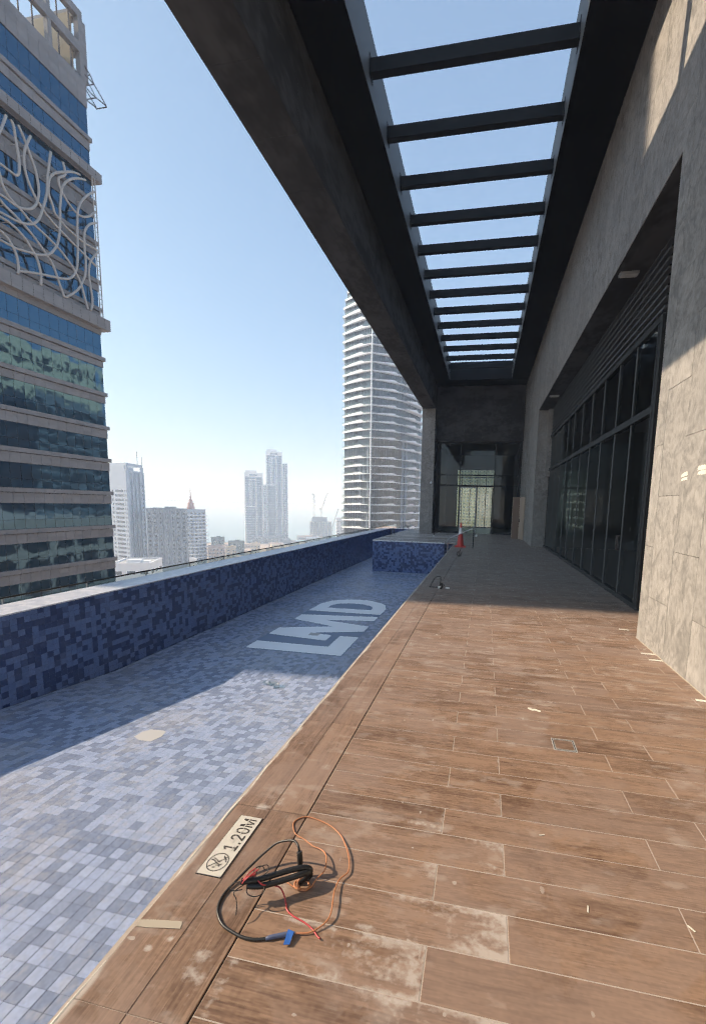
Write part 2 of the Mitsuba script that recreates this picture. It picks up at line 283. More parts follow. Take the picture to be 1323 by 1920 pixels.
dout = [(-5.40, 11.95)] + arc([(-5.40, 12.75), (-5.20, 13.33), (-4.70, 13.69), (-4.2, 13.78), (-3.75, 13.69), (-3.25, 13.33), (-3.05, 12.75)]) + [(-3.05, 12.04)]
din = [(-4.95, 12.43)] + arc([(-4.95, 12.75), (-4.82, 13.0), (-4.5, 13.16), (-4.2, 13.19), (-3.95, 13.16), (-3.62, 12.98), (-3.50, 12.72)]) + [(-3.50, 12.50)]
polys = [Polygon(LM[0]), Polygon(LM[1]), Polygon(dout, [din])]
patch = polys[0].union(polys[1]).union(Polygon(dout)).buffer(.30, join_style=2).buffer(-.28, join_style=2)
put('pool_floor__letter_backing', extr(patch, -1.63, -1.6160), 'letter_ground', label='smooth slate blue panel behind the letters')
for pg, ch in zip(polys, 'LMD'): put('pool_floor__letter', extr(pg.buffer(-.004), -1.62, -1.6125), 'letter_pale', label=f'pale blue mosaic letter {ch}')
put('pool_floor__cement_patch', extr(Polygon([(-4.37, 9.62), (-4.39, 9.84), (-4.11, 9.83), (-4.13, 9.64)]), -1.62, -1.6090), 'cement', label='small square cement patch in the letter M')
tiles = []
from shapely.prepared import prep
pp = prep(patch)
for i in range(-71, -13):
    for j in range(-20, 303):
        x, y = i * .1, j * .1
        if y > 20.1 and x > -5.62: continue
        if 8 < y < 14 and pp.contains(Polygon([(x, y), (x + .1, y), (x + .1, y + .1), (x, y + .1)])): continue
        tiles.append((x, y))
tiles = np.array(tiles)
def tilemat(y, dz=0.):
    s = -.31 / 3.2 if 3.4 < y < 6.6 else 0.; a = math.degrees(math.atan(s)); return float(fz(y)) + dz, a
C = np.c_[tiles + .05, fz(tiles[:, 1] + .05)]; near = nearest(C, 300, 10); ns = set(near)
def tile_block(w, h, t=.006, c=.0012):
    return plank_mesh((-w / 2, w / 2, -h / 2, h / 2, -t, 0.)) if c else box(-w / 2, w / 2, -h / 2, h / 2, -t, 0)
TB = ply(tile_block(.0962, .0986), 'pool_floor_tile')
for i in near:
    x, y = tiles[i] + .05; z, a = tilemat(y); again('pool_floor__tile', TB, T().translate([x, y, z + rng.uniform(0, .0007)]).rotate([1, 0, 0], a).rotate([0, 1, 0], rng.normal(0, .35)))
rest = np.array([i for i in range(len(tiles)) if i not in ns]); B0 = np.array([(-.0482, -.0494, 0), (.0482, -.0494, 0), (.0482, .0494, 0), (-.0482, .0494, 0), (-.0482, -.0494, -.006), (.0482, -.0494, -.006), (.0482, .0494, -.006), (-.0482, .0494, -.006)])
F0 = np.array([(0, 1, 2), (0, 2, 3), (4, 5, 1), (4, 1, 0), (5, 6, 2), (5, 2, 1), (6, 7, 3), (6, 3, 2), (7, 4, 0), (7, 0, 3)])
cxy = tiles[rest] + .05; V = B0[None] + np.c_[cxy, np.zeros(len(cxy))][:, None]; V[..., 2] += fz(V[..., 1]) + rng.uniform(0, .0007, len(cxy))[:, None]
put('pool_floor__far_tiles', (V.reshape(-1, 3), (F0[None] + 8 * np.arange(len(cxy))[:, None, None]).reshape(-1, 3)), 'pool_floor_tile', stuff=True)
put('pool_floor__cement_blot', (np.array([(x, y, float(fz(y)) + .003) for x, y in [(-4.55, 4.45), (-4.56, 4.60), (-4.50, 4.69), (-4.36, 4.70), (-4.26, 4.69), (-4.21, 4.55), (-4.24, 4.40), (-4.40, 4.39)]]), np.array([(0, i + 1, i) for i in range(1, 7)])), 'cement', label='pale dried cement patch on the sunlit pool floor')

# ------------------------------------------------------------------ infinity edge wall
W = thing('pool_edge_wall', 'low dark blue mosaic wall along the far side of the empty pool', 'wall')
put(W + '__core', boxes([(-7.82, -7.126, -8, 30.4, -1.9, -.008), (-7.126, -5.2, 30.42, 30.9, -1.9, -.008)]), 'wall_grout')
wt = np.array([(y, z) for y in np.arange(-2, 30.35, .1) for z in np.arange(-1.7, -.05, .1)])
wt = wt[wt[:, 1] + .1 > fz(wt[:, 0]) + .005]
C = np.c_[np.full(len(wt), -7.12), wt + .05]; near = nearest(C, 300, 10); ns = set(near)
Rx = T().rotate([0, 1, 0], 90)
WB = ply(tile_block(.0970, .0970), 'pool_wall_tile')
for i in near: again(W + '__tile', WB, T().translate([-7.12 + rng.uniform(0, .0012), wt[i, 0] + .05, wt[i, 1] + .05]) @ Rx)
rest = np.array([i for i in range(len(wt)) if i not in ns]); Bw = np.stack([B0[:, 2], B0[:, 1], -B0[:, 0]], 1)
def mass(cs, B): V = B[None] + cs[:, None]; return V.reshape(-1, 3), (F0[None] + 8 * np.arange(len(cs))[:, None, None]).reshape(-1, 3)
put(W + '__far_tiles', mass(C[rest], Bw), 'pool_wall_tile', stuff=True)
ew = np.array([(x + .05, 30.42, z + .05) for x in np.arange(-7.1, -5.6, .1) for z in np.arange(-1.6, -.05, .1)]); By = np.stack([B0[:, 0], -B0[:, 2], B0[:, 1]], 1)
put(W + '__end_tiles', mass(ew, By), 'pool_wall_tile', stuff=True)
caps = np.array([(x + .05, y + .05, 0) for x in np.arange(-7.82, -7.13, .0994) for y in np.arange(-6, 30.3, .1)]); put(W + '__cap_tiles', mass(caps, B0 * [1, 1, 1.4]), 'cap_tile', stuff=True)
put(W + '__cap_nosing', box(-7.119, -7.112, -8, 30.4, -.02, .003), 'letter_pale')
R = thing('glass_balustrade', 'clear glass balustrade with a thin black top rail outside the pool wall', 'railing')
put(R + '__top_rail', tube([(-8.02, -6, .062), (-8.02, 36, .062)], .017, 8), 'black_matt', True)
for j in range(-2, 24):
    y = .95 + j * 1.5; put(R + '__pane', (np.array([(-8.02, y + .01, -1.0), (-8.02, y + 1.49, -1.0), (-8.02, y + 1.49, .05), (-8.02, y + .01, .05)]), np.array([(0, 1, 2), (0, 2, 3)])), 'balcony_glass'); put(R + '__post', box(-8.035, -8.010, y - .012, y + .012, -1.05, .048), 'frame_light')

# ------------------------------------------------------------------ raised block
K = thing('raised_pool_block', 'raised square block faced with blue mosaic at the far end of the pool', 'pool block')
put(K + '__core', boxes([(-5.592, -1.9, 20.166, 30.4, -1.9, -.055), (-1.9, -1.40, 20.62, 30.4, -1.9, -.055)]), 'wall_grout')
bt = np.array([(x + .05, 20.155, z + .05) for x in np.arange(-5.6, -1.95, .1) for z in np.arange(-1.65, -.06, .1)]); near = nearest(bt, 300, 10); ns = set(near)
BB = ply(tile_block(.0970, .0970), 'pool_wall_tile'); Ry = T().rotate([1, 0, 0], 90)
for i in near: again(K + '__tile', BB, T().translate([bt[i, 0], bt[i, 1] - rng.uniform(0, .0012), bt[i, 2]]) @ Ry)
put(K + '__far_tiles', mass(bt[[i for i in range(len(bt)) if i not in ns]], By), 'pool_wall_tile', stuff=True)
st = np.array([(x + .05, 20.61, z + .05) for x in np.arange(-1.9, -1.45, .1) for z in np.arange(-1.65, -.06, .1)]); put(K + '__step_tiles', mass(st, By), 'pool_wall_tile', stuff=True)
sd = np.array([(-5.60, y + .05, z + .05) for y in np.arange(20.16, 30.3, .1) for z in np.arange(-1.65, -.06, .1)]); put(K + '__side_tiles', mass(sd, np.stack([-Bw[:, 0], Bw[:, 1], Bw[:, 2]], 1)), 'pool_wall_tile', stuff=True)
put(K + '__white_trim', boxes([(-5.61, -1.9, 20.142, 20.165, -.05, .004), (-1.9, -1.42, 20.60, 20.62, -.05, .004), (-5.61, -5.59, 20.165, 30.4, -.05, .004)]), 'white_paint')

# ------------------------------------------------------------------ right-hand stone wall with its panels
WX = 2.24
Wl = thing('stone_wall', 'tall wall of grey beige stone panels along the right side of the deck', 'wall')
put(Wl + '__core', boxes([(WX + .012, 2.88, -8, 6.19, 0, 10.6), (WX + .012, 2.88, 6.19, 20.14, 6.335, 10.6), (WX + .012, 2.88, 20.152, 28.6, 0, 10.6), (2.88, 3.0, 6.19, 7.93, 0, 6.34)]), 'joint_dark')
def panels(key, u0, u1, v0, v1, hole, M, matname, w=.595, h=1.346, uo=4.72, g=.0028, hero=300, up=(0, 1)):
    out = []
    for c in range(math.floor((u0 - uo) / w), math.ceil((u1 - uo) / w)):
        a, b = max(u0, uo + c * w), min(u1, uo + (c + 1) * w)
        if b - a < .02: continue
        o = 0. if c % 2 == 0 else -.673
        for r in range(math.floor((v0 - o) / h), math.ceil((v1 - o) / h)):
            z0, z1 = max(v0, o + r * h), min(v1, o + (r + 1) * h)
            if z1 - z0 < .02: continue
            pg = Polygon([(a, z0), (b, z0), (b, z1), (a, z1)])
            if hole is not None: pg = pg.difference(hole)
            if pg.is_empty or pg.area < .002: continue
            out += [q.buffer(-g, join_style=2) for q in getattr(pg, 'geoms', [pg])]
    for q in out:
        if q.is_empty: continue
        put(key, xf(extr(q, 0, .012 + rng.normal(0, .0006)), M), matname)
Mx = np.array([[0, 0, -1, WX + .012], [1, 0, 0, 0], [0, 1, 0, 0], [0, 0, 0, 1.]])   # (u,v,t) -> (x=WX+.012-t, y=u, z=v)
panels(Wl + '__panel', -8, 28.05, .002, 10.6, Polygon([(6.195, -1), (6.195, 6.33), (20.14, 6.33), (20.14, -1)]), Mx, 'stone')
My = np.array([[1, 0, 0, 0], [0, 0, -1, 20.152], [0, 1, 0, 0], [0, 0, 0, 1.]])
panels(Wl + '__return_panel', 2.254, 2.86, .002, 6.32, None, My, 'stone', w=1., uo=2.0)
put(Wl + '__lintel_soffit', box(2.254, 2.95, 6.2, 20.14, 6.322, 6.334), 'beam_stone')
put(Wl + '__jamb_box', box(2.66, 2.86, 19.9, 20.137, 3.3, 6.32), 'stone', label='pale boxed upright hanging beside the glazing')
put(Wl + '__skirting_mortar', tube([(2.236, y, .001) for y in np.arange(-2, 6.2, .2)], .006, 6), 'masking_tape', True)
for (ya, za, w_, h_, sl) in [(5.32, 2.225, .16, .035, -.15), (5.31, 2.18, .15, .024, -.12), (4.95, 2.275, .17, .042, -.03), (4.94, 2.225, .17, .034, -.04)]:
    pts = np.array([(0, 0), (w_, -.01), (w_ - .01, h_), (w_ * .4, h_ * 1.1), (.01, h_ * .9)]); put(Wl + '__tape_scrap', xf(extr(Polygon([(ya - x, za + y - sl * x) for x, y in pts]).buffer(0), 0, .014), Mx), 'paper_pale', label='torn cream tape scrap stuck on the panels')
for j, (a, b, c) in enumerate([(2.32, 2.65, 8.92), (2.34, 2.69, 17.62)]):
    L = thing('ceiling_light', ['slim rectangular light under the near end of the lintel', 'slim rectangular light under the far end of the lintel'][j], 'light', 'lights under the lintel')
    put(L + '__housing', box(a, b, c - .07, c + .07, 6.275, 6.3215), 'frame_light'); put(L + '__diffuser', box(a + .02, b - .02, c - .05, c + .05, 6.262, 6.2755), 'lamp_cover')

# ------------------------------------------------------------------ glazed screen with louvres
S = thing('glazed_screen', 'long dark glass screen with black frames and louvres in the right wall', 'glass wall')
GX = 2.84; mull = [7.96, 9.14, 10.2, 11.35, 12.5, 13.65, 14.86, 15.91, 17.07, 18.32, 19.62]
for a, b in zip(mull[:-1], mull[1:]):
    for z0, z1 in ((.1, 3.55), (3.68, 5.04)):
        v = np.array([(GX + .004, a + .018, z0), (GX + .004, b - .018, z0), (GX + .004, b - .018, z1), (GX + .004, a + .018, z1)]); v[:, 0] += rng.normal(0, .0015, 4); put(S + '__pane', (v, np.array([(0, 1, 2), (0, 2, 3)])), 'dark_glass')
for y in mull[1:]: put(S + '__mullion', box(GX - .012, GX + .06, y - .019, y + .019, .09, 5.05), 'louvre_grey')
put(S + '__end_post', box(GX - .03, GX + .1, 7.93, 8.03, 0, 5.1), 'frame_grey'); put(S + '__end_post', box(GX - .025, GX + .09, 8.07, 8.13, .1, 5.04), 'frame_grey')
put(S + '__sill', box(GX - .03, GX + .09, 7.94, 20.14, 0, .095), 'frame_grey'); put(S + '__transom', box(GX - .035, GX + .085, 8.03, 20.14, 3.55, 3.675), 'frame_grey'); put(S + '__head', box(GX - .035, GX + .085, 7.94, 20.14, 5.045, 5.16), 'frame_grey')
for i in range(8): put(S + '__louvre_blade', box(GX - .03, GX + .06, 7.9, 20.13, 5.235 + i * .152, 5.272 + i * .152), 'louvre_grey')
put(S + '__louvre_backing', box(GX + .13, GX + .15, 7.9, 20.14, 5.16, 6.32), 'soffit_black')
H_ = [tube([(GX - .03, y, 1.0), (GX - .085, y, 1.0), (GX - .085, y, 1.3), (GX - .03, y, 1.3)], .009, 8) for y in (9.10, 9.20)]
for h in H_: put(S + '__door_handle', h, 'steel_dark', True)
Rm = thing('dark_room', 'dark empty room behind the long glass screen', 'room')
put(Rm + '__wall', boxes([(9.5, 9.7, 6, 20.3, 0, 6.3), (3.0, 9.5, 6.0, 6.2, 0, 6.3), (2.9, 9.5, 20.14, 20.34, 0, 6.3)]), 'room_wall'); put(Rm + '__floor', box(2.94, 9.5, 6.2, 20.14, -.05, -.004), 'room_floor'); put(Rm + '__ceiling', box(2.96, 9.5, 6.2, 20.14, 5.3, 5.4), 'room_wall')
put(Rm + '__pillar', boxes([(6.5, 7.0, 9.5, 10, 0, 5.3), (6.5, 7.0, 15.5, 16, 0, 5.3)]), 'room_wall')

# ------------------------------------------------------------------ canopy with its open pergola
Cn = thing('canopy', 'dark flat canopy on a deep stone beam with an opening crossed by bars', 'canopy')
ZT = 10.66
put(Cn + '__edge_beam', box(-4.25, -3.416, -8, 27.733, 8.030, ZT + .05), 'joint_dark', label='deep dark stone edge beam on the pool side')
for k in range(-4, 23):
    a, b = 1.2 * k + .002, min(1.2 * k + 1.198, 27.73)
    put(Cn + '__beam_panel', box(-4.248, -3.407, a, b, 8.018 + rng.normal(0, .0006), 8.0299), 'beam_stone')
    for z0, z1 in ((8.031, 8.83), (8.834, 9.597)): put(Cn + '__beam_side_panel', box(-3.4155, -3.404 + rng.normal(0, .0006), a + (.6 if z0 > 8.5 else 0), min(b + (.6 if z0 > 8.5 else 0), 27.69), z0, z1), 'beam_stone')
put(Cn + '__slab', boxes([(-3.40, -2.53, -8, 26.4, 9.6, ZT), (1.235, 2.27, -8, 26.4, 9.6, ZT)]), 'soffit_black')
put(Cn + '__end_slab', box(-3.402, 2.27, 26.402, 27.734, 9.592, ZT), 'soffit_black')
put(Cn + '__opening_lining', boxes([(-2.528, -2.52, -8, 26.39, 9.6, ZT - .01), (1.222, 1.23, -8, 26.39, 9.6, ZT - .01)]), 'louvre_grey')
put(Cn + '__end_lining', box(-2.515, 1.218, 26.388, 26.398, 9.61, ZT - .01), 'bar_grey')
for i, y in enumerate([6.3 - 1.4 * k for k in range(8, -1, -1)] + [8.53 + 1.398 * k for k in range(13)]):
    v, f = tm(trimesh.creation.box((3.736, .15, .24))); put(Cn + '__bar', (v + [-.649, y - .075, 10.02], f), 'bar_grey')
    put(Cn + '__bar_plate', boxes([(-2.5195, -2.511, y - .20, y + .05, 9.84, 10.20)]), 'bar_grey'); put(Cn + '__bar_plate', boxes([(1.213, 1.2215, y - .20, y + .05, 9.84, 10.20)]), 'bar_grey')

# ------------------------------------------------------------------ end wall, column
Cc = thing('stone_column', 'square stone clad column standing at the end of the edge beam', 'column')
put(Cc + '__core', box(-4.238, -3.412, 26.82, 27.68, 0, 8.015), 'joint_dark')
My2 = np.array([[1, 0, 0, 0], [0, 0, -1, 26.822], [0, 1, 0, 0], [0, 0, 0, 1.]]); panels(Cc + '__panel', -4.25, -3.40, .002, 8.015, None, My2, 'stone', w=.61, uo=-4.25, h=1.35)
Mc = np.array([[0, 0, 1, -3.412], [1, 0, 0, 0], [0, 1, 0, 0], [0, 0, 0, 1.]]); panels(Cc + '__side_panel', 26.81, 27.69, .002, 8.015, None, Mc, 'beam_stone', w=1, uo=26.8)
Ml = np.array([[0, 0, -1, -4.238], [1, 0, 0, 0], [0, 1, 0, 0], [0, 0, 0, 1.]]); panels(Cc + '__side_panel', 26.81, 27.69, .002, 8.015, None, Ml, 'stone', w=1, uo=26.8)
Ew = thing('end_wall', 'dark stone wall above the glass entrance at the end of the deck', 'wall')
put(Ew + '__core', boxes([(-4.2, 2.6, 27.735, 28.4, 6.09, 10.64), (-3.396, WX - .004, 27.712, 27.736, 6.09, 9.594)]), 'joint_dark')
put(Ew + '__reveal', boxes([(-3.398, -3.33, 27.70, 28.2, 0, 6.08), (2.08, WX + .01, 28.055, 28.3, 0, 6.08)]), 'frame_grey')
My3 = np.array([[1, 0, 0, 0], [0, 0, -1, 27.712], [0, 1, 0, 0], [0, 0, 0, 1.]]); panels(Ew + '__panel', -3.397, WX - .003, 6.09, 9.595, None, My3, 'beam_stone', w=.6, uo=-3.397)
Eg = thing('entrance_glazing', 'glass entrance with dark frames and an open double door at the end of the deck', 'glass wall')
GY = 28.0
def gpane(x0, x1, z0, z1, m='dark_glass', y=GY + .03): return put(Eg + '__pane', (np.array([(x0, y, z0), (x1, y, z0), (x1, y, z1), (x0, y, z1)]), np.array([(0, 1, 2), (0, 2, 3)])), m)
xs = [-3.12, -1.77, .53, 2.05]
for a, b in zip(xs[:-1], xs[1:]):
    gpane(a + .03, b - .03, 3.95, 6.0); gpane(a + .03, b - .03, 3.28, 3.88)
gpane(-3.09, -1.80, .12, 3.18); gpane(.56, 2.02, .12, 3.18)
for x in (-3.12, -1.77, .53, 2.05): put(Eg + '__mullion', box(x - .035, x + .035, GY - .03, GY + .08, 0, 6.04), 'frame_grey')
for z in (3.23, 3.915): put(Eg + '__transom', box(-3.08, 2.01, GY - .035, GY + .085, z - .035, z + .035), 'frame_grey')
put(Eg + '__head', box(-3.3, 2.08, GY - .04, GY + .09, 6.0, 6.085), 'frame_grey'); [put(Eg + '__sill', box(a, b, GY - .03, GY + .08, 0, .12), 'frame_grey') for a, b in ((-3.08, -1.81), (.57, 2.01))]
put(Eg + '__side_frame', boxes([(-3.325, -3.165, GY - .05, GY + .1, 0, 5.995)]), 'frame_grey')
put(Eg + '__door_frame', boxes([(-1.73, -.60, GY + .01, GY + .06, 3.08, 3.15), (-.66, -.60, GY + .01, GY + .06, .02, 3.08), (-1.73, -1.68, GY + .01, GY + .06, .02, 3.08)]), 'frame_light', label='pale aluminium door frame')
dl = put(Eg + '__door_leaf', boxes([(.44, .49, 28.1, 28.16, .02, 3.1), (.44, .49, 29.2, 29.26, .02, 3.1), (.44, .49, 28.16, 29.2, 3.02, 3.1), (.44, .49, 28.16, 29.2, .02, .12)]), 'frame_grey', label='open right door leaf')
gpane(-1.68, -.66, .06, 3.08, 'door_glass', GY + .035)
Lb = thing('lobby', 'dim lobby behind the glass entrance with tall windows at its back', 'room')
LY = 36.
put(Lb + '__floor', box(-3.4, 2.3, 28.2, LY + .2, -.05, .001), 'room_floor'); put(Lb + '__wall', boxes([(-3.6, -3.4, 28.41, LY, 0, 6.2), (2.3, 2.5, 28.41, LY, 0, 6.2), (-3.4, -2.5, LY, LY + .2, 0, 6.2), (.75, 2.3, LY, LY + .2, 0, 6.2), (-2.5, .75, LY, LY + .2, 4.95, 6.2)]), 'lobby_wall'); put(Lb + '__ceiling', box(-3.4, 2.3, 28.41, LY, 6.2, 6.3), 'lobby_wall')
wm = [-2.47, -2.05, -1.35, -.74, .0, .72]
for a, b in zip(wm[:-1], wm[1:]): put(Lb + '__window_pane', (np.array([(a, LY + .1, .1), (b, LY + .1, .1), (b, LY + .1, 4.9), (a, LY + .1, 4.9)]), np.array([(0, 1, 2), (0, 2, 3)])), 'back_glass')
for x in wm: put(Lb + '__window_mullion', box(x - .03, x + .03, LY + .04, LY + .16, 0, 4.94), 'frame_grey')
for z in (.05, 3.55, 4.35): put(Lb + '__window_transom', box(-2.44, .70, LY + .05, LY + .15, z - .035, z + .035), 'frame_grey')
for (j, x0, y0, x1, y1, m_, lb) in [(0, 1.60, 24.84, 1.99, 24.66, 'wood_dark', 'tall dark wood board leaning beside the entrance'), (1, 2.00, 24.62, 2.20, 24.06, 'wood_pale', 'tall pale wood door board with a black lock standing against the wall')]:
    t = thing('wooden_board', lb, 'board'); d = np.array([x1 - x0, y1 - y0]); L_ = np.hypot(*d); a = math.degrees(math.atan2(d[1], d[0]))
    m = rot(box(0, L_ if j == 0 else .62, -.022, .022, .003, 2.45), a); put(t + '__board', (m[0] + [x0, y0, 0], m[1]), m_)
    if j: h = rot(box(.06, .12, -.05, -.02, 1.0, 1.16), a); put(t + '__lock', (h[0] + [x0, y0, 0], h[1]), 'black_matt')
    else: h = rot(boxes([(.0, .02, -.026, .026, .01, 2.45)]), a); put(t + '__edge_band', (h[0] + [x0, y0, 0], h[1]), 'wood_pale')
Db = thing('dome_camera', 'small white dome camera on the stone column', 'camera'); put(Db + '__base', xf(tm(trimesh.creation.cylinder(.07, .05, sections=20)), T().translate([-3.56, 26.785, 3.31]).rotate([1, 0, 0], 90)), 'white_paint', True); put(Db + '__dome', (tm(trimesh.creation.icosphere(2, .06))[0] * [1, 1, 1] + [-3.56, 26.74, 3.28], trimesh.creation.icosphere(2, .06).faces), 'white_paint', True)
whole('wall_socket_pipe', tube([(2.22, 25.3, 4.5), (2.22, 25.3, 5.3)], .02, 8), 'frame_light', 'thin pale conduit on the stone wall beside the entrance', 'pipe', True)

# ------------------------------------------------------------------ handrail and cone
Hr = thing('pool_handrail', 'bent stainless steel handrail at the pool steps', 'handrail')
put(Hr + '__rail', tube(smoothline([(-1.62, 18.6, -.9), (-1.61, 18.6, .0), (-1.60, 18.58, .22), (-1.52, 18.52, .36), (-1.38, 18.45, .43), (-1.0, 18.25, .62), (-.62, 18.03, .80), (-.53, 17.98, .84)], 6), .024, 10), 'chrome', True)
put(Hr + '__upright', tube([(-.44, 17.97, 0), (-.44, 17.97, .80)], .022, 10), 'frame_grey', True); put(Hr + '__knuckle', (tm(trimesh.creation.icosphere(2, .045))[0] + [-.49, 17.97, .845], trimesh.creation.icosphere(2).faces), 'chrome', True)
put(Hr + '__hanging_tie', tube([(-.42, 17.93, .72), (-.37, 17.9, .64), (-.31, 17.9, .55), (-.38, 17.92, .5)], .012, 6, 4), 'black_plastic', True); put(Hr + '__tie_tag', box(-.36, -.28, 17.88, 17.90, .52, .62), 'cone_white')
Cn2 = thing('traffic_cone', 'red traffic cone with a white band beside the handrail', 'traffic cone')
cx_, cy_ = -1.02, 18.42
def ring(z): return .155 - .125 * z / 1.08
put(Cn2 + '__base', plank_mesh((cx_ - .24, cx_ + .24, cy_ - .24, cy_ + .24, .001, .045)), 'cone_red')
put(Cn2 + '__body', lathe([(ring(0) + .002, .04), (ring(.55), .59)], 28, (cx_, cy_, 0)), 'cone_red', True); put(Cn2 + '__tip', lathe([(ring(.83), .87), (ring(1.05), 1.09), (.012, 1.10)], 28, (cx_, cy_, 0)), 'cone_red', True); put(Cn2 + '__white_band', lathe([(ring(.55), .59), (ring(.83), .87)], 28, (cx_, cy_, 0)), 'cone_white', True)

# ------------------------------------------------------------------ depth sign set in the coping
Sg = thing('depth_sign', 'cream depth marker plate reading 1.20M with a no diving symbol', 'sign')
SX0, SX1, SY0, SY1 = -1.306, -1.177, 1.582, 1.960
put(Sg + '__slot', box(SX0 - .004, SX1 + .006, SY0 - .004, SY1 + .004, -.002, .0022), 'groove_black')
put(Sg + '__plate', box(SX0, SX1, SY0, SY1, -.001, .0052), 'sign_plate')
tx = meshkit.text_mesh('1.20M', .074, .0012); v = np.asarray(tx.vertices); v = v - [v[:, 0].min(), 0, 0]; s = .212 / v[:, 0].max()
def onto(v): return np.c_[-1.196 - v[:, 1], 1.728 + v[:, 0] * s, v[:, 2] + .0054]
put(Sg + '__lettering', (onto(v), tx.faces), 'sign_ink', label='stencilled writing 1.20M')
br = [(x0, x1, a, b, .0060, .0072) for x0, x1, a, b in [(-1.222, -1.2155, 1.728, 1.762), (-1.243, -1.2375, 1.772, 1.815), (-1.237, -1.231, 1.826, 1.872), (-1.243, -1.2375, 1.882, 1.945), (-1.2745, -1.262, 1.842, 1.851)]]
for b_ in br: put(Sg + '__stencil_gap', boxes([b_]), 'sign_plate')
cxs, cys, rr = -1.2415, 1.654, .052
ringp = Point(cxs, cys).buffer(rr, 32).difference(Point(cxs, cys).buffer(rr - .0035, 32))
figs = [ringp, LineString([(cxs + .036, cys + .036), (cxs - .036, cys - .036)]).buffer(.0018)] + [LineString([(cxs + a, cys + b) for a, b in L_]).buffer(w_) for L_, w_ in
    [([(-.038, .008), (-.02, .006), (-.006, -.006), (.012, -.010), (.022, -.022)], .0024), ([(-.034, .018), (-.016, .014), (0, .004), (.012, .002)], .0020), ([(.0, -.018), (.014, -.016), (.026, -.008)], .0022), ([(.012, .038), (.018, .028), (.024, .032), (.028, .020), (.034, .022), (.036, .010), (.042, .008)], .0018)]] + [Point(cxs - .004, cys - .030).buffer(.006).difference(Point(cxs - .004, cys - .030).buffer(.0035)), Point(cxs - .030, cys - .026).buffer(.002)]
from shapely.ops import unary_union
put(Sg + '__no_diving_symbol', extr(unary_union(figs), .0054, .0064), 'sign_ink', label='round no diving symbol')

# ------------------------------------------------------------------ coil of conduit and wire on the coping
Cb = thing('cable_bundle', 'bent black conduit with black orange and red wires poking out of the deck', 'cable bundle')
cond = [(-.80, 1.63, .004), (-.765, 1.645, .03), (-.742, 1.648, .065), (-.768, 1.640, .083), (-.82, 1.612, .088), (-.88, 1.575, .088), (-.94, 1.535, .090), (-.985, 1.512, .094), (-1.012, 1.502, .097)]
cond2 = [(-.985, 1.508, .075), (-.93, 1.518, .074), (-.88, 1.545, .072), (-.83, 1.575, .072), (-.78, 1.605, .075), (-.748, 1.632, .068), (-.742, 1.645, .045), (-.765, 1.650, .01)]
def ribbed(P, r=.0122):
    Q = smoothline(P, 26); return tube(Q, r + .0011 * (np.arange(len(Q)) % 2), 12)
put(Cb + '__conduit', ribbed(cond), 'black_plastic', True); put(Cb + '__conduit', ribbed(cond2), 'black_plastic', True); put(Cb + '__conduit', ribbed([(-.80, 1.655, .01), (-.805, 1.672, .05), (-.818, 1.690, .112)], .0125), 'black_plastic', True)
put(Cb + '__black_cable', tube(smoothline([(-.818, 1.690, .10), (-.828, 1.70, .128), (-.862, 1.727, .128), (-.91, 1.737, .113), (-.965, 1.733, .09), (-1.01, 1.70, .06), (-1.055, 1.64, .03), (-1.088, 1.57, .012), (-1.104, 1.505, .008), (-1.094, 1.449, .007), (-1.067, 1.413, .007), (-1.023, 1.381, .007), (-.968, 1.364, .007), (-.911, 1.353, .007), (-.857, 1.355, .007), (-.809, 1.368, .008)], 8), .0056, 8), 'black_plastic', True)
put(Cb + '__black_wire', cat([tube(P, .0022, 6, 5) for P in ([(-1.012, 1.502, .097), (-1.045, 1.492, .09), (-1.052, 1.475, .075), (-1.03, 1.478, .07), (-1.0, 1.49, .07)], [(-.99, 1.502, .09), (-1.02, 1.46, .085), (-1.0, 1.445, .07), (-.985, 1.425, .055), (-.978, 1.408, .035)], [(-.985, 1.505, .08), (-.97, 1.482, .065), (-.93, 1.478, .062), (-.90, 1.495, .07), (-.905, 1.515, .08)], [(-.96, 1.53, .10), (-.955, 1.555, .125), (-.925, 1.575, .128), (-.912, 1.56, .115), (-.93, 1.54, .10)], [(-.97, 1.525, .10), (-.975, 1.553, .118), (-.95, 1.572, .12), (-.93, 1.565, .11)])]), 'black_plastic', True)
OR = [(-.703, 1.41, .008), (-.65, 1.424, .008), (-.619, 1.447, .010), (-.595, 1.474, .014), (-.585, 1.51, .02), (-.598, 1.572, .022), (-.607, 1.615, .02), (-.607, 1.679, .014), (-.581, 1.726, .012), (-.591, 1.777, .014), (-.619, 1.836, .014), (-.654, 1.888, .012), (-.688, 1.932, .008), (-.743, 1.975, .005), (-.8, 2.002, .005), (-.873, 2.021, .005), (-.931, 2.027, .005), (-.97, 2.007, .005), (-.987, 1.974, .005), (-.973, 1.937, .007), (-.939, 1.895, .008), (-.878, 1.871, .008), (-.812, 1.84, .008), (-.763, 1.825, .012), (-.725, 1.795, .02), (-.701, 1.745, .028), (-.692, 1.694, .026), (-.716, 1.656, .016), (-.728, 1.621, .006), (-.755, 1.606, .005), (-.802, 1.606, .005), (-.848, 1.62, .007)]
put(Cb + '__orange_wire', tube(smoothline(OR, 5), .0031, 8), 'orange_wire', True)
put(Cb + '__orange_coil', tube(smoothline([(-.783, 1.598, .006), (-.746, 1.602, .007), (-.736, 1.62, .009), (-.755, 1.64, .012), (-.787, 1.64, .014), (-.807, 1.625, .014), (-.8, 1.602, .012), (-.774, 1.596, .012), (-.79, 1.61, .03), (-.77, 1.628, .05)], 5), .0048, 8), 'orange_wire', True)
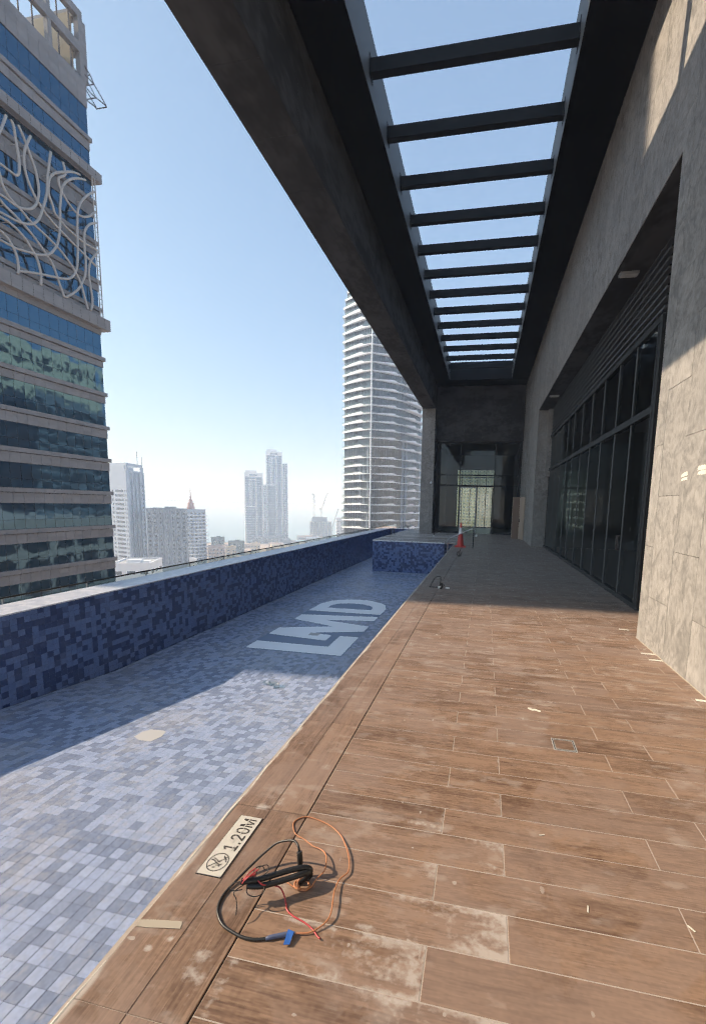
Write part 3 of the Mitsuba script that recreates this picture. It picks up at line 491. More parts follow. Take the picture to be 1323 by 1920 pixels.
put(Cb + '__red_wire', tube(smoothline([(-1.0, 1.50, .11), (-.985, 1.51, .118), (-.966, 1.535, .100), (-.917, 1.515, .088), (-.882, 1.545, .06), (-.856, 1.561, .04), (-.834, 1.555, .02), (-.809, 1.529, .006), (-.786, 1.498, .005), (-.746, 1.478, .005), (-.689, 1.463, .005), (-.646, 1.445, .005), (-.607, 1.418, .006), (-.595, 1.412, .008)], 5), .0032, 8), 'red_wire', True)
put(Cb + '__red_tie', cat([tube(P, .0028, 6, 4) for P in ([(-1.01, 1.495, .10), (-.985, 1.52, .125), (-.965, 1.545, .132)], [(-.995, 1.495, .108), (-.97, 1.515, .125), (-.95, 1.545, .13)], [(-1.0, 1.49, .10), (-.985, 1.505, .116), (-.955, 1.53, .12)])]), 'red_wire', True)
put(Cb + '__blue_joint', tube([(-.815, 1.366, .008), (-.80, 1.372, .009), (-.775, 1.383, .010), (-.736, 1.398, .010), (-.705, 1.410, .009)], [.006, .0088, .0085, .0095, .006], 8), 'tape_dirty', True, label='dirty blue taped cable joint')
put(Cb + '__tape_flag', fix((np.array([(-.736, 1.41, .022), (-.707, 1.405, .022), (-.706, 1.362, .012), (-.731, 1.357, .012), (-.736, 1.41, .020), (-.707, 1.405, .020), (-.706, 1.362, .010), (-.731, 1.357, .010)]), np.array([(0, 1, 2), (0, 2, 3), (4, 6, 5), (4, 7, 6), (0, 4, 5), (0, 5, 1), (1, 5, 6), (1, 6, 2), (2, 6, 7), (2, 7, 3), (3, 7, 4), (3, 4, 0)]))), 'blue_tape', label='bright blue tape flag')

# ------------------------------------------------------------------ conduit stubs further along
def stub(x, y, lb, loops, post=None, k=1.):
    t = thing('floor_conduit', lb, 'cable')
    put(t + '__loop', cat([tube(np.array(P) * k + [x, y, 0], r * k, 8, 5) for P, r in loops]), 'black_plastic', True)
    if post: put(t + '__collar', lathe([(0, 0), (post, .0), (post, .06), (0, .06)], 14, (x, y, 0)), 'cone_white', True)
    return t
S1 = stub(-.91, 8.82, 'large black cable loop rising from a white collar on the shaded deck edge', [([(0, 0, .03), (-.2, .02, .025), (-.205, .02, .04), (-.15, .02, .16), (-.10, .02, .235), (-.03, .02, .27), (.02, .02, .25), (.02, .0, .16), (.01, 0, .09), (.03, 0, .02)], .009), ([(.02, 0, .08), (.0, 0, .05), (.02, -.02, .01), (.06, 0, .03), (.05, .0, .11), (.02, 0, .1)], .018), ([(.04, 0, .11), (.09, 0, .105), (.11, 0, .07)], .007)], .03)
put(S1 + '__white_strip', box(-.78, -.69, 8.86, 8.90, 0, .03), 'cone_white')
S2 = stub(-.865, 14.8, 'small black cable coil standing up at the coping joint', [([(0, 0, 0), (-.05, 0, .08), (-.03, 0, .17), (.02, 0, .16), (.03, 0, .06), (.0, 0, .02), (.05, .0, .01), (.09, 0, .12), (.1, 0, .18)], .016), ([(.02, 0, .1), (.05, 0, .2), (.04, 0, .28)], .008)])
S3 = stub(-2.95, 24.25, 'thin black cable stub standing on the paving before the column', [([(0, 0, 0), (.01, 0, .12), (-.01, 0, .22)], .018), ([(.0, 0, .14), (.05, 0, .18)], .012)], .03)
S4 = stub(-2.96, 27.2, 'short cable stub standing in front of the entrance frame', [([(0, 0, 0), (.0, 0, .16), (.02, 0, .24)], .02)], .035)
S5 = stub(-5.36, 23.75, 'arched black cable hoop near the corner of the raised block', [([(-.12, 0, .01), (-.09, 0, .30), (-.02, 0, .38), (.06, 0, .34), (.12, 0, .02)], .022), ([(-.12, 0, .01), (-.2, 0, .015)], .018), ([(-.08, 0, .2), (-.05, 0, .02)], .016)])
S6 = stub(-5.45, 28.4, 'farthest black cable hoop on the raised block beside the column', [([(-.2, 0, .01), (-.16, 0, .3), (0, 0, .36), (.15, 0, .28), (.2, 0, .02)], .022)])

# ------------------------------------------------------------------ litter and small things on the floor
Dr = thing('floor_drain', 'square tiled drain cover with a metal rim in the deck', 'drain cover')
a0, a1, b0, b1 = .603, .775, 3.045, 3.205
put(Dr + '__rim', boxes([(a0, a1, b0, b0 + .006, 0, .0035), (a0, a1, b1 - .006, b1, 0, .0035), (a0, a0 + .006, b0 + .006, b1 - .006, 0, .0035), (a1 - .006, a1, b0 + .006, b1 - .006, 0, .0035), (a0 + .014, a1 - .014, b0 + .014, b0 + .018, 0, .0035), (a0 + .014, a1 - .014, b1 - .018, b1 - .014, 0, .0035), (a0 + .014, a0 + .018, b0 + .018, b1 - .018, 0, .0035), (a1 - .018, a1 - .014, b0 + .018, b1 - .018, 0, .0035)]), 'concrete')
put(Dr + '__gap', box(a0 + .006, a1 - .006, b0 + .006, b1 - .006, 0, .0018), 'groove_black'); put(Dr + '__lid', box(a0 + .018, a1 - .018, b0 + .018, b1 - .018, 0, .0030), 'deck_wood')
for (xa, ya, w_, an, lb) in [(2.19, 6.57, .14, -4, 'cream tape strip by the wall corner, farthest of four'), (2.15, 5.50, .17, -1, 'cream tape strip on the deck, second nearest the wall corner'), (2.16, 5.28, .16, -3, 'cream tape strip on the deck just in front of the second strip'), (2.19, 4.21, .15, -6, 'cream tape strip at the right edge, nearest of four')]:
    m = rot(box(-w_ / 2, w_ / 2, -.022, .022, .0008, .0022), an); whole('tape_strip', (m[0] + [xa, ya, 0], m[1]), 'paper_pale', lb, 'tape')
pts = smoothline([(.485, 3.665, .002), (.51, 3.645, .002), (.54, 3.65, .002), (.57, 3.635, .002)], 4); whole('paint_splash', extr(LineString(pts[:, :2]).buffer(.014), .0008, .0020), 'paper_pale', 'small pale green paint splash in the middle of the deck', 'splash')
whole('masking_strip', extr(Polygon([(-1.386, 1.305), (-1.388, 1.335), (-1.33, 1.346), (-1.26, 1.356), (-1.205, 1.364), (-1.196, 1.350), (-1.190, 1.333), (-1.26, 1.322), (-1.33, 1.310)]).buffer(-.001), .0025, .0037), 'masking_tape', 'beige masking tape strip stuck across the pool coping', 'tape')
for k_, (x, y) in enumerate([(.40, 2.18), (.55, 1.78), (.98, 1.78)]):
    m = rot(box(-.016, .016, -.003, .003, .001, .003), [20, 75, -50][k_]); whole('paint_chip', (m[0] + [x, y, 0], m[1]), 'paper_pale', ['pale paint chip on the fourth plank from the front', 'tiny pale chip in the middle of the front planks', 'thin pale chip on the front planks at the right'][k_], 'chip')
Bo = thing('plastic_bottle', 'crushed clear plastic bottle lying on the pool floor', 'bottle')
prof = np.array([(0, 0), (.032, .003), (.034, .03), (.030, .05), (.034, .07), (.030, .095), (.034, .12), (.033, .16), (.015, .20), (.013, .22), (0, .221)]); bm = lathe(prof, 16)
zb = float(fz(6.75)) + .034
bm = (np.c_[bm[0][:, 2] * 1.35, bm[0][:, 1] * 1.2, bm[0][:, 0]] + [-3.98, 6.75, zb], bm[1]); bm[0][:, 1] += .02 * np.sin(bm[0][:, 0] * 30); put(Bo + '__body', bm, 'clear_plastic', True); put(Bo + '__label', (lambda m: (np.c_[m[0][:, 2] * 1.35, m[0][:, 1] * 1.25, m[0][:, 0] * 1.04] + [-3.98, 6.75, zb], m[1]))(lathe([(.034, .055), (.034, .095)], 16)), 'pale_blue_wall', True); put(Bo + '__cap', (lambda m: (np.c_[m[0][:, 2] * 1.35, m[0][:, 1], m[0][:, 0]] + [-3.98, 6.75, zb], m[1]))(lathe([(0, .218), (.016, .218), (.016, .24), (0, .24)], 12)), 'white_paint')
m = rot(box(-.1, .1, -.05, .05, .001, .012), 30); whole('plastic_scrap', (m[0] * [1, 1, 1] + [-3.62, 6.70, float(fz(6.7))], m[1]), 'clear_plastic', 'flat scrap of clear plastic beside the bottle', 'litter')

# ------------------------------------------------------------------ the striped office tower on the left
Lt = thing('office_tower', 'granite and blue glass office tower with wavy white tubes on its face', 'tower')
TX, TY0, TY1 = -40., 4.48, 38.1
put(Lt + '__core', boxes([(-70, TX - .30, TY0, TY1 - .25, -60, 41.0)]), 'window_dark')
GB = [(36.91, 39.44), (34.03, 35.66), (31.3, 33.0), (27.5, 29.6), (23.8, 26.0), (21.15, 22.7), (16.29, 18.47), (12.72, 15.25), (9.29, 11.61), (5.91, 8.01), (2.45, 4.59), (-1.17, 1.1), (-4.7, -2.45), (-8.2, -5.98), (-11.7, -9.5), (-15.2, -13.0)]
YJ = [29.51 + .85 * k for k in range(-12, 11)] + [TY1 - .02]; YJ = [y for y in YJ if y < TY1 - .05] + [TY1 - .02]
low = []
for bi, (z0, z1) in enumerate(GB):
    for a, b in zip(YJ[:-1], YJ[1:]):
        zs = [z0, z0 + .36 * (z1 - z0), z1]
        for c, d in zip(zs[:-1], zs[1:]):
            v = np.array([(TX - .08, a + .012, c + .012), (TX - .08, b - .012, c + .012), (TX - .08, b - .012, d - .012), (TX - .08, a + .012, d - .012)])
            ty, tz = rng.normal(0, .0035), rng.normal(0, .003); v[:, 0] += (v[:, 1] - (a + b) / 2) * ty + (v[:, 2] - (c + d) / 2) * tz
            low.append(((a + b) / 2, (c + d) / 2, (v, np.array([(0, 1, 2), (0, 2, 3)]))))
near = set(nearest([(TX, a, b) for a, b, _ in low], 300, 5))
for i in sorted(near): put(Lt + '__window_pane', low[i][2], 'tower_glass')
put(Lt + '__other_panes', cat([m for i, (_, _, m) in enumerate(low) if i not in near] + [(np.array([(TX - .08, TY0, z0), (TX - .08, YJ[0], z0), (TX - .08, YJ[0], z1), (TX - .08, TY0, z1)]), np.array([(0, 1, 2), (0, 2, 3)])) for z0, z1 in GB] + [(np.array([(-70, TY1 - .08, z0), (TX - .08, TY1 - .08, z0), (TX - .08, TY1 - .08, z1), (-70, TY1 - .08, z1)]), np.array([(0, 2, 1), (0, 3, 2)])) for z0, z1 in GB]), 'tower_glass', stuff=True)
put(Lt + '__pane_frame', boxes([(TX - .29, TX - .10, TY0, TY1 - .1, z0, z1) for z0, z1 in GB]), 'groove_black', stuff=True)
# granite between the glass bands: an upper ledge row and a lower panel row
sp = []
tops = [41.0] + [g[0] for g in GB[:-1]]
for (z1, (zb0, zb1)), bi in zip(zip(tops, GB), range(99)):
    if bi == 0: rows = [(zb1, 41.0, 0.)]
    else:
        zl = z1 - .40
        rows = [(zl, z1, .16), (zb1, zl - .03, 0.)]
    for (a, b, o) in rows:
        if b - a > .05: sp.append((a, b, o))
pan = []
for (z0, z1, o) in sp:
    for a, b in zip(YJ[:-1], YJ[1:]): pan.append((TX - .28, TX + o, a + .012, b - .012, z0 + .012, z1 - .012))
near = set(nearest([(TX, (p[2] + p[3]) / 2, (p[4] + p[5]) / 2) for p in pan], 300, 5))
for i in sorted(near): put(Lt + '__granite_panel', boxes([pan[i]]), 'granite')
put(Lt + '__other_granite', boxes([p for i, p in enumerate(pan) if i not in near] + [(TX - .28, TX + o, TY0, YJ[0] - .012, z0 + .012, z1 - .012) for z0, z1, o in sp] + [(-70, TX + o, TY1 - .20, TY1 + o, z0 + .013, z1 - .013) for z0, z1, o in sp]), 'granite', stuff=True)
put(Lt + '__granite_joint', boxes([(TX - .30, TX - .03, TY0, TY1 - .03, z0, z1) for z0, z1, o in sp]), 'joint_dark', stuff=True)
for a, b in ((33.04, 33.87), (20.08 - 1.08, 20.08)): put(Lt + '__cornice', boxes([(-70, TX + .60, TY0 - .6, TY1 + .56, a, b)]), 'granite')
put(Lt + '__cornice_joint', boxes([(TX + .599, TX + .606, 29.51 + .85 * k, 29.51 + .85 * k + .03, a + .01, b - .01) for k in range(-6, 11) for a, b in ((33.04, 33.87), (19.0, 20.08))]), 'joint_dark', stuff=True)
# open crown frame
cr = [(-40.5, TX, TY0, TY1, 41.0, 41.75), (-40.5, TX, TY0, TY1, 43.9, 44.75), (-40.5, TX, TY0, TY1, 46.9, 47.6)] + [(-40.45, TX - .05, y, y + .35, 41.75, 46.9) for y in np.arange(TY0, TY1, 3.36)] + [(-40.5, TX, TY1 - .45, TY1, 41.7, 46.95)]
cr += [(-70, -40.5, TY1 - .5, TY1, a, b) for a, b in ((41.0, 41.75), (43.9, 44.75), (46.9, 47.6))]
put(Lt + '__crown_frame', boxes(cr), 'granite'); put(Lt + '__crown_mullion', boxes([(-40.35, -40.25, y, y + .07, 41.75, 46.9) for y in np.arange(TY0 + 1.12, TY1 - .5, 1.12)]), 'steel_dark', stuff=True)
put(Lt + '__plant_room', boxes([(-52, -44.5, 33.2, 37.0, 41, 45.5), (-52, -46, 12, 29.5, 41, 44.2), (-44.5, -40.6, 37.25, 37.5, 41.3, 46.9)]), 'tan_wall')
put(Lt + '__roof', box(-69.5, -40.6, TY0 + .5, TY1 - .6, 41.0, 41.06), 'concrete')
TUBES = [[[29.89,31.85],[29.66,31.15],[29.34,30.26],[28.93,29.26]],[[30.22,31.82],[30.39,31.47],[30.5,30.26],[30.59,29.2],[30.57,28.52],[30.47,28.03],[30.24,27.78],[29.86,27.77],[29.47,27.81],[29.14,27.82],[28.71,27.84]],[[30.75,31.87],[31.03,31.4],[31.29,30.82],[31.57,30.13],[31.88,29.25],[32.0,28.33],[31.98,27.56],[31.75,26.71],[31.35,26.03],[30.88,25.67],[30.26,25.41],[29.79,25.4],[29.28,25.48],[28.95,25.48],[28.47,25.56]],[[31.67,31.79],[31.25,30.73],[31.0,29.81],[30.99,28.89],[31.19,28.0],[31.57,27.28],[32.04,26.71],[32.41,26.38],[32.93,26.03],[33.49,25.8],[34.23,25.5],[35.0,25.23],[35.89,24.92],[36.39,24.74],[37.08,24.5]],[[33.3,31.85],[33.08,30.76],[32.86,29.64],[32.75,28.6],[32.58,27.71],[32.18,26.44],[32.0,25.88],[31.68,25.24],[31.24,24.74],[30.69,24.43],[30.04,24.21],[29.43,24.17],[28.84,24.13],[28.38,24.14]],[[35.93,31.93],[35.22,31.65],[34.44,31.08],[33.68,30.46],[33.22,29.9],[32.97,29.34],[32.85,28.68],[32.87,28.04],[33.1,27.48],[33.28,26.88],[33.78,26.57],[34.37,26.3],[35.15,26.12],[35.97,26.02],[37.29,26.13]],[[34.35,31.84],[34.46,31.39],[34.5,30.96],[34.33,30.67],[33.91,30.23],[33.81,29.87],[33.92,29.42],[34.27,28.93],[34.76,28.52],[35.1,28.33],[35.55,28.24],[36.06,28.38],[36.69,28.86],[37.36,29.67]],[[36.48,31.87],[35.82,31.54],[35.17,31.04],[34.61,30.43],[34.19,29.74],[34.0,29.08],[33.86,28.18],[33.77,27.61],[33.72,26.74],[33.6,25.68],[33.41,24.73],[33.14,24.0],[32.64,23.23],[32.18,22.83],[31.46,22.46],[30.85,22.28],[29.87,22.02],[29.25,21.98],[28.66,21.98],[28.2,21.96]],[[37.35,31.46],[36.54,30.55],[35.92,29.63],[35.59,28.86],[35.47,28.44],[35.33,27.18],[35.26,25.68],[35.17,24.44],[35.02,23.32],[34.72,22.57],[34.2,21.93],[33.47,21.56],[32.64,21.3],[31.62,20.98],[30.72,20.65],[29.9,20.3]],[[37.29,28.63],[36.63,28.07],[36.15,27.32],[35.97,26.54],[35.92,25.31],[35.96,24.43],[35.86,23.31],[35.54,22.39],[35.05,21.46],[34.33,20.62],[33.64,20.0]],[[37.32,25.95],[36.57,24.84],[36.31,24.16],[36.2,23.34],[36.3,22.23],[36.41,21.35],[36.35,20.56],[36.15,20.0]],[[28.47,23.83],[28.81,23.77],[29.4,23.74],[29.99,23.57],[30.59,23.19],[31.07,22.61],[31.37,22.18],[31.56,21.6],[31.64,20.82],[31.57,20.0]],[[28.6,25.19],[28.92,25.05],[29.23,24.85],[29.73,24.65],[30.12,24.46],[30.55,24.27],[31.17,23.87],[31.74,23.4],[32.25,22.88],[32.65,22.47],[32.97,21.79],[33.21,21.06],[33.46,20.42],[33.59,20.0]],[[28.94,27.39],[29.07,26.9],[29.23,26.26],[29.59,25.74],[29.97,25.52],[30.6,25.21],[30.93,24.97],[31.5,24.74],[32.31,24.49],[33.15,24.15],[33.72,23.84],[34.38,23.34],[34.9,22.73],[35.34,21.98],[35.6,20.97],[35.88,20.0]],[[28.44,22.81],[28.72,22.7],[29.17,22.47],[29.5,22.1],[29.77,21.54],[29.87,20.89],[29.85,20.29],[29.75,20.0]]]
for t in TUBES:
    for sh in (0,): put(Lt + '__facade_tube', tube(smoothline([(-39.42, a * 1.0105, 1.82 + (b - 1.82) * 1.0105) for a, b in t], 4), .10, 8), 'steel_white', True)
put(Lt + '__tube_bracket', boxes([(TX - .1, -39.5, t[i][0] * 1.0105 - .025, t[i][0] * 1.0105 + .025, t[i][1] * 1.0105 - .044, t[i][1] * 1.0105 + .006) for t in TUBES for i in range(2, len(t) - 2, 7)]), 'steel_white', stuff=True)
put(Lt + '__ladder', cat([tube([(-39.4, 37.55, 20.1), (-39.4, 37.55, 33.0)], .05, 6), tube([(-39.4, 37.85, 20.1), (-39.4, 37.85, 33.0)], .05, 6)] + [tube([(-39.4, 37.55, z), (-39.4, 37.85, z)], .03, 5) for z in np.arange(20.4, 33, .45)]), 'steel_white', True)
g_ = [(-40, 38.05, 43.1), (-40, 38.63, 42.83), (-40, 39.0, 42.36), (-40, 40.21, 41.6), (-40, 40.30, 41.45), (-40, 40.1, 41.5), (-40, 39.15, 41.3), (-40, 38.7, 41.2), (-40, 38.05, 41.3)]
put(Lt + '__roof_gantry', cat([tube(g_, .05, 6)] + [tube([(a[0] - 1.2, a[1], a[2]) for a in g_], .05, 6)] + [tube([g_[i], (g_[i][0] - 1.2,) + g_[i][1:]], .045, 6) for i in (1, 2, 4, 6)] + [tube([(-40, 38.05, 42.35), (-40, 39.0, 42.36)], .05, 6), tube([(-40, 38.3, 42.0), (-40, 39.15, 41.3)], .04, 6)]), 'steel_dark', True)

# ------------------------------------------------------------------ the wavy balcony tower
Rt = thing('balcony_tower', 'tall curved residential tower ringed by wavy white balconies', 'tower')
A_, M_, B_, B2, B3, A0 = map(np.array, [(-60.9, 171.5), (-47.3, 165.4), (-36.3, 174.3), (-30.6, 189.6), (-42, 205.), (-64, 196.)])
ring_ = [A_, M_, B_, B2, B3, A0]
def inset(sc, pts=ring_): c = np.mean(pts, 0); return [tuple(c + (p - c) * sc) for p in pts]
FLO = [-8.53 + 3.30 * k for k in range(-15, 0)] + [-8.53, -5.27, -2.03, 1.37, 4.4, 7.78, 10.96, 14.12, 17.45, 20.76, 25.26, 28.71, 31.97, 35.21, 38.43, 41.64, 45.0, 48.18, 51.68] + [51.68 + 3.35 * k for k in range(1, 13)]
base = Polygon(ring_)
def scl(z): return 1. if z < 78 else 1. - .0009 * (z - 78) ** 2
put(Rt + '__glazing', cat([extr(Polygon(inset(scl(a))).buffer(-.05), a + .25, b + .001) for a, b in zip(FLO[:-1], FLO[1:])]), 'glass_grey')
edges = list(zip(ring_, ring_[1:] + ring_[:1]))
def onedge(a, b, s, o):
    d = (b - a) / np.linalg.norm(b - a); n = np.array([d[1], -d[0]]); return a + (b - a) * s + n * o
def wedge(a, b, z, prof, o, th=.16, n=22):
    vs, fs = [], []
    for s in np.linspace(0, 1, n):
        h = np.interp(s, [p[0] for p in prof], [p[1] for p in prof]); lo = np.interp(s, [p[0] for p in prof], [p[2] for p in prof]); off = o + .35 * math.sin(s * math.pi)
        for oo, zz in ((off, z + lo), (off, z + h), (off - th, z + h), (off - th, z + lo)): vs.append((*onedge(a, b, s, oo), zz))
    for i in range(n - 1):
        for j in range(4): p, q, r, t = 4 * i + j, 4 * i + (j + 1) % 4, 4 * i + 4 + (j + 1) % 4, 4 * i + 4 + j; fs += [(p, q, r), (p, r, t)]
    return np.array(vs), np.array(fs)
muls = []
for fi, z in enumerate(FLO[:-1]):
    k = scl(z); rp = [np.array(p) for p in inset(k)]; h = FLO[fi + 1] - z; seen = z > -10
    slab = extr(Polygon([tuple(p) for p in rp]).buffer(1.0, join_style=2, mitre_limit=2.5), z, z + .24)
    eL, eM, eR = (rp[0], rp[1]), (rp[1], rp[2]), (rp[2], rp[3])
    big = max(0., min(1., (z - 2) / 30)); j1 = .5 + .5 * math.sin(fi * 1.7)
    w1 = wedge(*eL, z, [(0, .18, -.25 - .3 * big), (.12, .30, -.2 - .2 * big), (.70, .85 + .25 * big, -.05), (.78, .34, 0), (1, .24, 0)], 1.05)
    w2 = wedge(*eM, z, [(0, .22, 0), (.12, .24, 0), (.70, 1.0, 0), (.78, .32, 0), (.99, .24, 0)], 1.05)
    w3 = wedge(*eR, z, [(0, .25, 0), (.1, .3, -.1), (.45, 1.0 + .2 * j1, -.1), (.52, .3, 0), (.7, .4, 0), (.97, 1.25, -.2), (1, .5, -.2)], 1.6 + 1.2 * j1)
    x3 = wedge(*eR, z, [(0, .1, 0), (1, .1, 0)], 1.6 + 1.2 * j1, th=2.5 + j1)
    if seen:
        put(Rt + '__floor_slab', slab, 'white_paint')
        for w in (w1, w2): put(Rt + '__balcony_parapet', w, 'white_paint')
        put(Rt + '__side_balcony', cat([w3, x3]), 'white_paint')
        gl = cat([wedge(*eL, z, [(0.02, 1.2, .2), (1, 1.2, .2)], 1.0, .02), wedge(rp[5], rp[0], z, [(0.6, 1.2, .2), (1, 1.2, .2)], 1.0, .02)]) ; put(Rt + '__balcony_glass', gl, 'balcony_glass')
    else: muls.append(cat([slab, w1, w2]))
    # mullions and partition walls of the flats
    for e, ss in ((eL, np.arange(.06, 1, .095)), (eM, np.arange(.05, 1, .075)), (eR, np.arange(.05, 1, .09))):
        for s in ss:
            p = onedge(*e, s, .02); muls.append(box(p[0] - .05, p[0] + .05, p[1] - .05, p[1] + .05, z + .24, z + h)) if rng.random() < .8 else None
    if z < 26 and seen:
        for s in (.62, .76, .9): p = onedge(*eL, s, .1); muls.append(rot(box(p[0] - .55, p[0] + .55, p[1] - .05, p[1] + .05, z + .24, z + h - .05), -24, p)) if rng.random() < .35 else None
        for s in (.06, .24): p = onedge(*eR, s, .12); muls.append(rot(box(p[0] - .9, p[0] + .9, p[1] - .06, p[1] + .06, z + .24, z + h - .05), 69, p))
put(Rt + '__mullion_grid', cat(muls), 'grey_block', stuff=True)
put(Rt + '__white_fin', tube([(M_[0] + .25, M_[1] - 1.1, -58), (M_[0] + .25, M_[1] - 1.1, 86)], .28, 8), 'white_paint', True)
put(Rt + '__vent', boxes([(*(lambda p: (p[0] - .4, p[0] + .4, p[1] - .1, p[1] + .1))(onedge(A_, M_, .47, .1)), z + 2.1, z + 3.0) for z in FLO if 0 < z < 75 and abs(z - 20.76) > 1]), 'groove_black', stuff=True)

# ------------------------------------------------------------------ other towers and blocks
def quad(p, w, d, deg): return [tuple(np.array(p) + np.array([x * math.cos(math.radians(deg)) - y * math.sin(math.radians(deg)), x * math.sin(math.radians(deg)) + y * math.cos(math.radians(deg))])) for x, y in ((0, 0), (w, 0), (w, d), (0, d))]
def face(a, b, z0, z1, nx, nz, ww, wh, dep=.25, mmat=None, skip=0., out=.02):
    """windows of one face: shallow boxes proud by OUT of the wall line a-b"""
    a, b = np.array(a), np.array(b); L = np.linalg.norm(b - a); d = (b - a) / L; n = np.array([d[1], -d[0]]); ang = math.degrees(math.atan2(d[1], d[0])); o = []
    for i in range(nx):
        for j in range(nz):
            if rng.random() < skip: continue
            c = a + d * L * (i + .5) / nx; zc = z0 + (z1 - z0) * (j + .5) / nz; w, h = ww * L / nx / 2, wh * (z1 - z0) / nz / 2
            m = rot(box(-w, w, -out, dep, zc - h, zc + h), ang); o.append((m[0] + [*c, 0], m[1]))
    return cat(o)
def bands(poly, zs, th, off): return cat([extr(Polygon(poly).buffer(off, join_style=2), z, z + th) for z in zs])
def fin(a, b, s, z0, z1, w=.6, o=.5):
    p = onedge(np.array(a), np.array(b), s, 0); d = np.array(b) - np.array(a); ang = math.degrees(math.atan2(d[1], d[0])); m = rot(box(-w / 2, w / 2, -o, .3, z0, z1), ang); return m[0] + [*p, 0], m[1]
def block(name, label, cat_, pts, z0, z1, wall, win='window_dark', nz=None, pitch=3.4, ww=.5, wh=.45, faces=None, group=None):
    t = thing(name, label, cat_, group); put(t + '__wall', extr(pts, z0, z1), wall); nz = nz or max(1, int((z1 - z0) / pitch)); o = []
    ccw = Polygon(pts).exterior.is_ccw
    P_ = pts if ccw else pts[::-1]
    for a, b in zip(P_, P_[1:] + P_[:1]):
        L = np.hypot(b[0] - a[0], b[1] - a[1]); o.append(face(a, b, z0 + 1, z1 - 1.2, max(1, int(L / pitch)), nz, ww, wh))
    put(t + '__window', cat(o), win, stuff=True); put(t + '__roof_edge', cat([extr(Polygon(pts).buffer(.15, join_style=2).difference(Polygon(pts).buffer(-.5)), z1, z1 + .9)]), wall); return t, P_
GZ = -60.
# twin towers by the sea
def twin(label, p0, w, d, ztop, zmid, deg, wing_w, wing_top):
    t = thing('twin_tower', label, 'tower', None); P_ = quad(p0, w, d, deg); P_ = P_ if Polygon(P_).exterior.is_ccw else P_[::-1]
    put(t + '__body', extr(P_, GZ, ztop - 9), 'glass_blue'); put(t + '__crown', cat([extr(Polygon(P_).buffer(.3, join_style=2), ztop - 9, ztop - 3), extr(quad(np.array(p0) + np.array([math.cos(math.radians(deg)), math.sin(math.radians(deg))]) * w * .05, w * .62, d * .8, deg), ztop - 3, ztop)]), 'white_paint')
    a, b = P_[0], P_[1]
    put(t + '__crown_window', face(a, b, ztop - 7.8, ztop - 5, 1, 1, .45, .8, out=.45), 'glass_blue')
    put(t + '__white_frame', cat([fin(a, b, s, GZ, ztop - 9, 1.1, .7) for s in (.02, .62, .98)] + [fin(a, b, s, zmid, ztop - 12, .8, .6) for s in (.26, .36)] + [fin(P_[3], P_[0], s, GZ, ztop - 9, 1.2, .7) for s in (.05, .5, .95)] + [fin(P_[1], P_[2], s, GZ, ztop - 9, 1.2, .7) for s in (.05, .5, .95)] + [(lambda m: (m[0] + [*a, 0], m[1]))(rot(box(0, w * .62, -.6, .1, zmid - 1.2, zmid), deg)), (lambda m: (m[0] + [*a, 0], m[1]))(rot(box(w * .25, w * .64, -.6, .1, ztop - 13, ztop - 12), deg))]), 'white_paint')
    put(t + '__floor_line', bands(P_, np.arange(GZ + 4, ztop - 9, 3.5), .9, .08), 'pale_blue_wall', stuff=True)
    wq = quad(np.array(p0) + np.array([math.cos(math.radians(deg)), math.sin(math.radians(deg))]) * (w + .02) + np.array([-math.sin(math.radians(deg)), math.cos(math.radians(deg))]) * 4, wing_w, d * .7, deg)
    put(t + '__wing', extr(wq, GZ, wing_top), 'glass_blue'); put(t + '__wing_fin', cat([fin(wq[0], wq[1], s, GZ, wing_top + .4, .9, .6) for s in (.06, .5, .94)]), 'white_paint')
    put(t + '__wing_floor_line', bands(wq, np.arange(GZ + 4, wing_top, 3.5), .9, .08), 'pale_blue_wall', stuff=True)
    return t
twin('shorter of two white framed glass towers by the sea', (-342.0, 541.0), 24.5, 22, 45.5, -5.5, 31, 6.5, 26)
twin('taller of two white framed glass towers by the sea', (-321.5, 565.0), 22.5, 24, 78.5, 27, 29, 8, 59)
t, _ = block('seafront_podium', 'low grey podium at the foot of the two seafront towers', 'building', quad((-330, 538), 44, 30, 30), GZ, -50, 'grey_block', 'window_dark', pitch=4)
# left group
At = thing('hotel_tower', 'pale blue high-rise with balcony slots behind the office tower', 'tower')
pa = [(-278., 257.), (-247., 248.), (-252.5, 268.), (-284., 276.)]
put(At + '__wall', extr(pa, GZ, 21.0), 'pale_blue_wall'); e0, e1, e2 = np.array(pa[0]), np.array(pa[1]), np.array(pa[2])
put(At + '__balcony_slot', cat([face(onedge(e0, e1, .52, 0), onedge(e0, e1, .86, 0), GZ + 2, 8, 1, 21, .92, .5, out=.05), face(onedge(e0, e1, .88, 0), onedge(e0, e1, 1., 0), GZ + 2, 8, 2, 21, .4, .5, out=.05), face(e0, onedge(e0, e1, .5, 0), GZ + 2, 8, 4, 21, .5, .5, out=.05)]), 'glass_grey', stuff=True)
put(At + '__glass_face', cat([face(e1, e2, GZ + 1, 19.8, 1, 1, .62, 1., out=.08)]), 'glass_blue'); put(At + '__side_window', face(onedge(e1, e2, .78, 0), e2, GZ + 2, 12, 2, 22, .5, .5, out=.06), 'window_dark', stuff=True)
put(At + '__white_rib', cat([fin(e1, e2, s, GZ, 20.5, 1.1, .6) for s in (.02, .30, .52, .76, .98)]), 'pale_blue_wall')
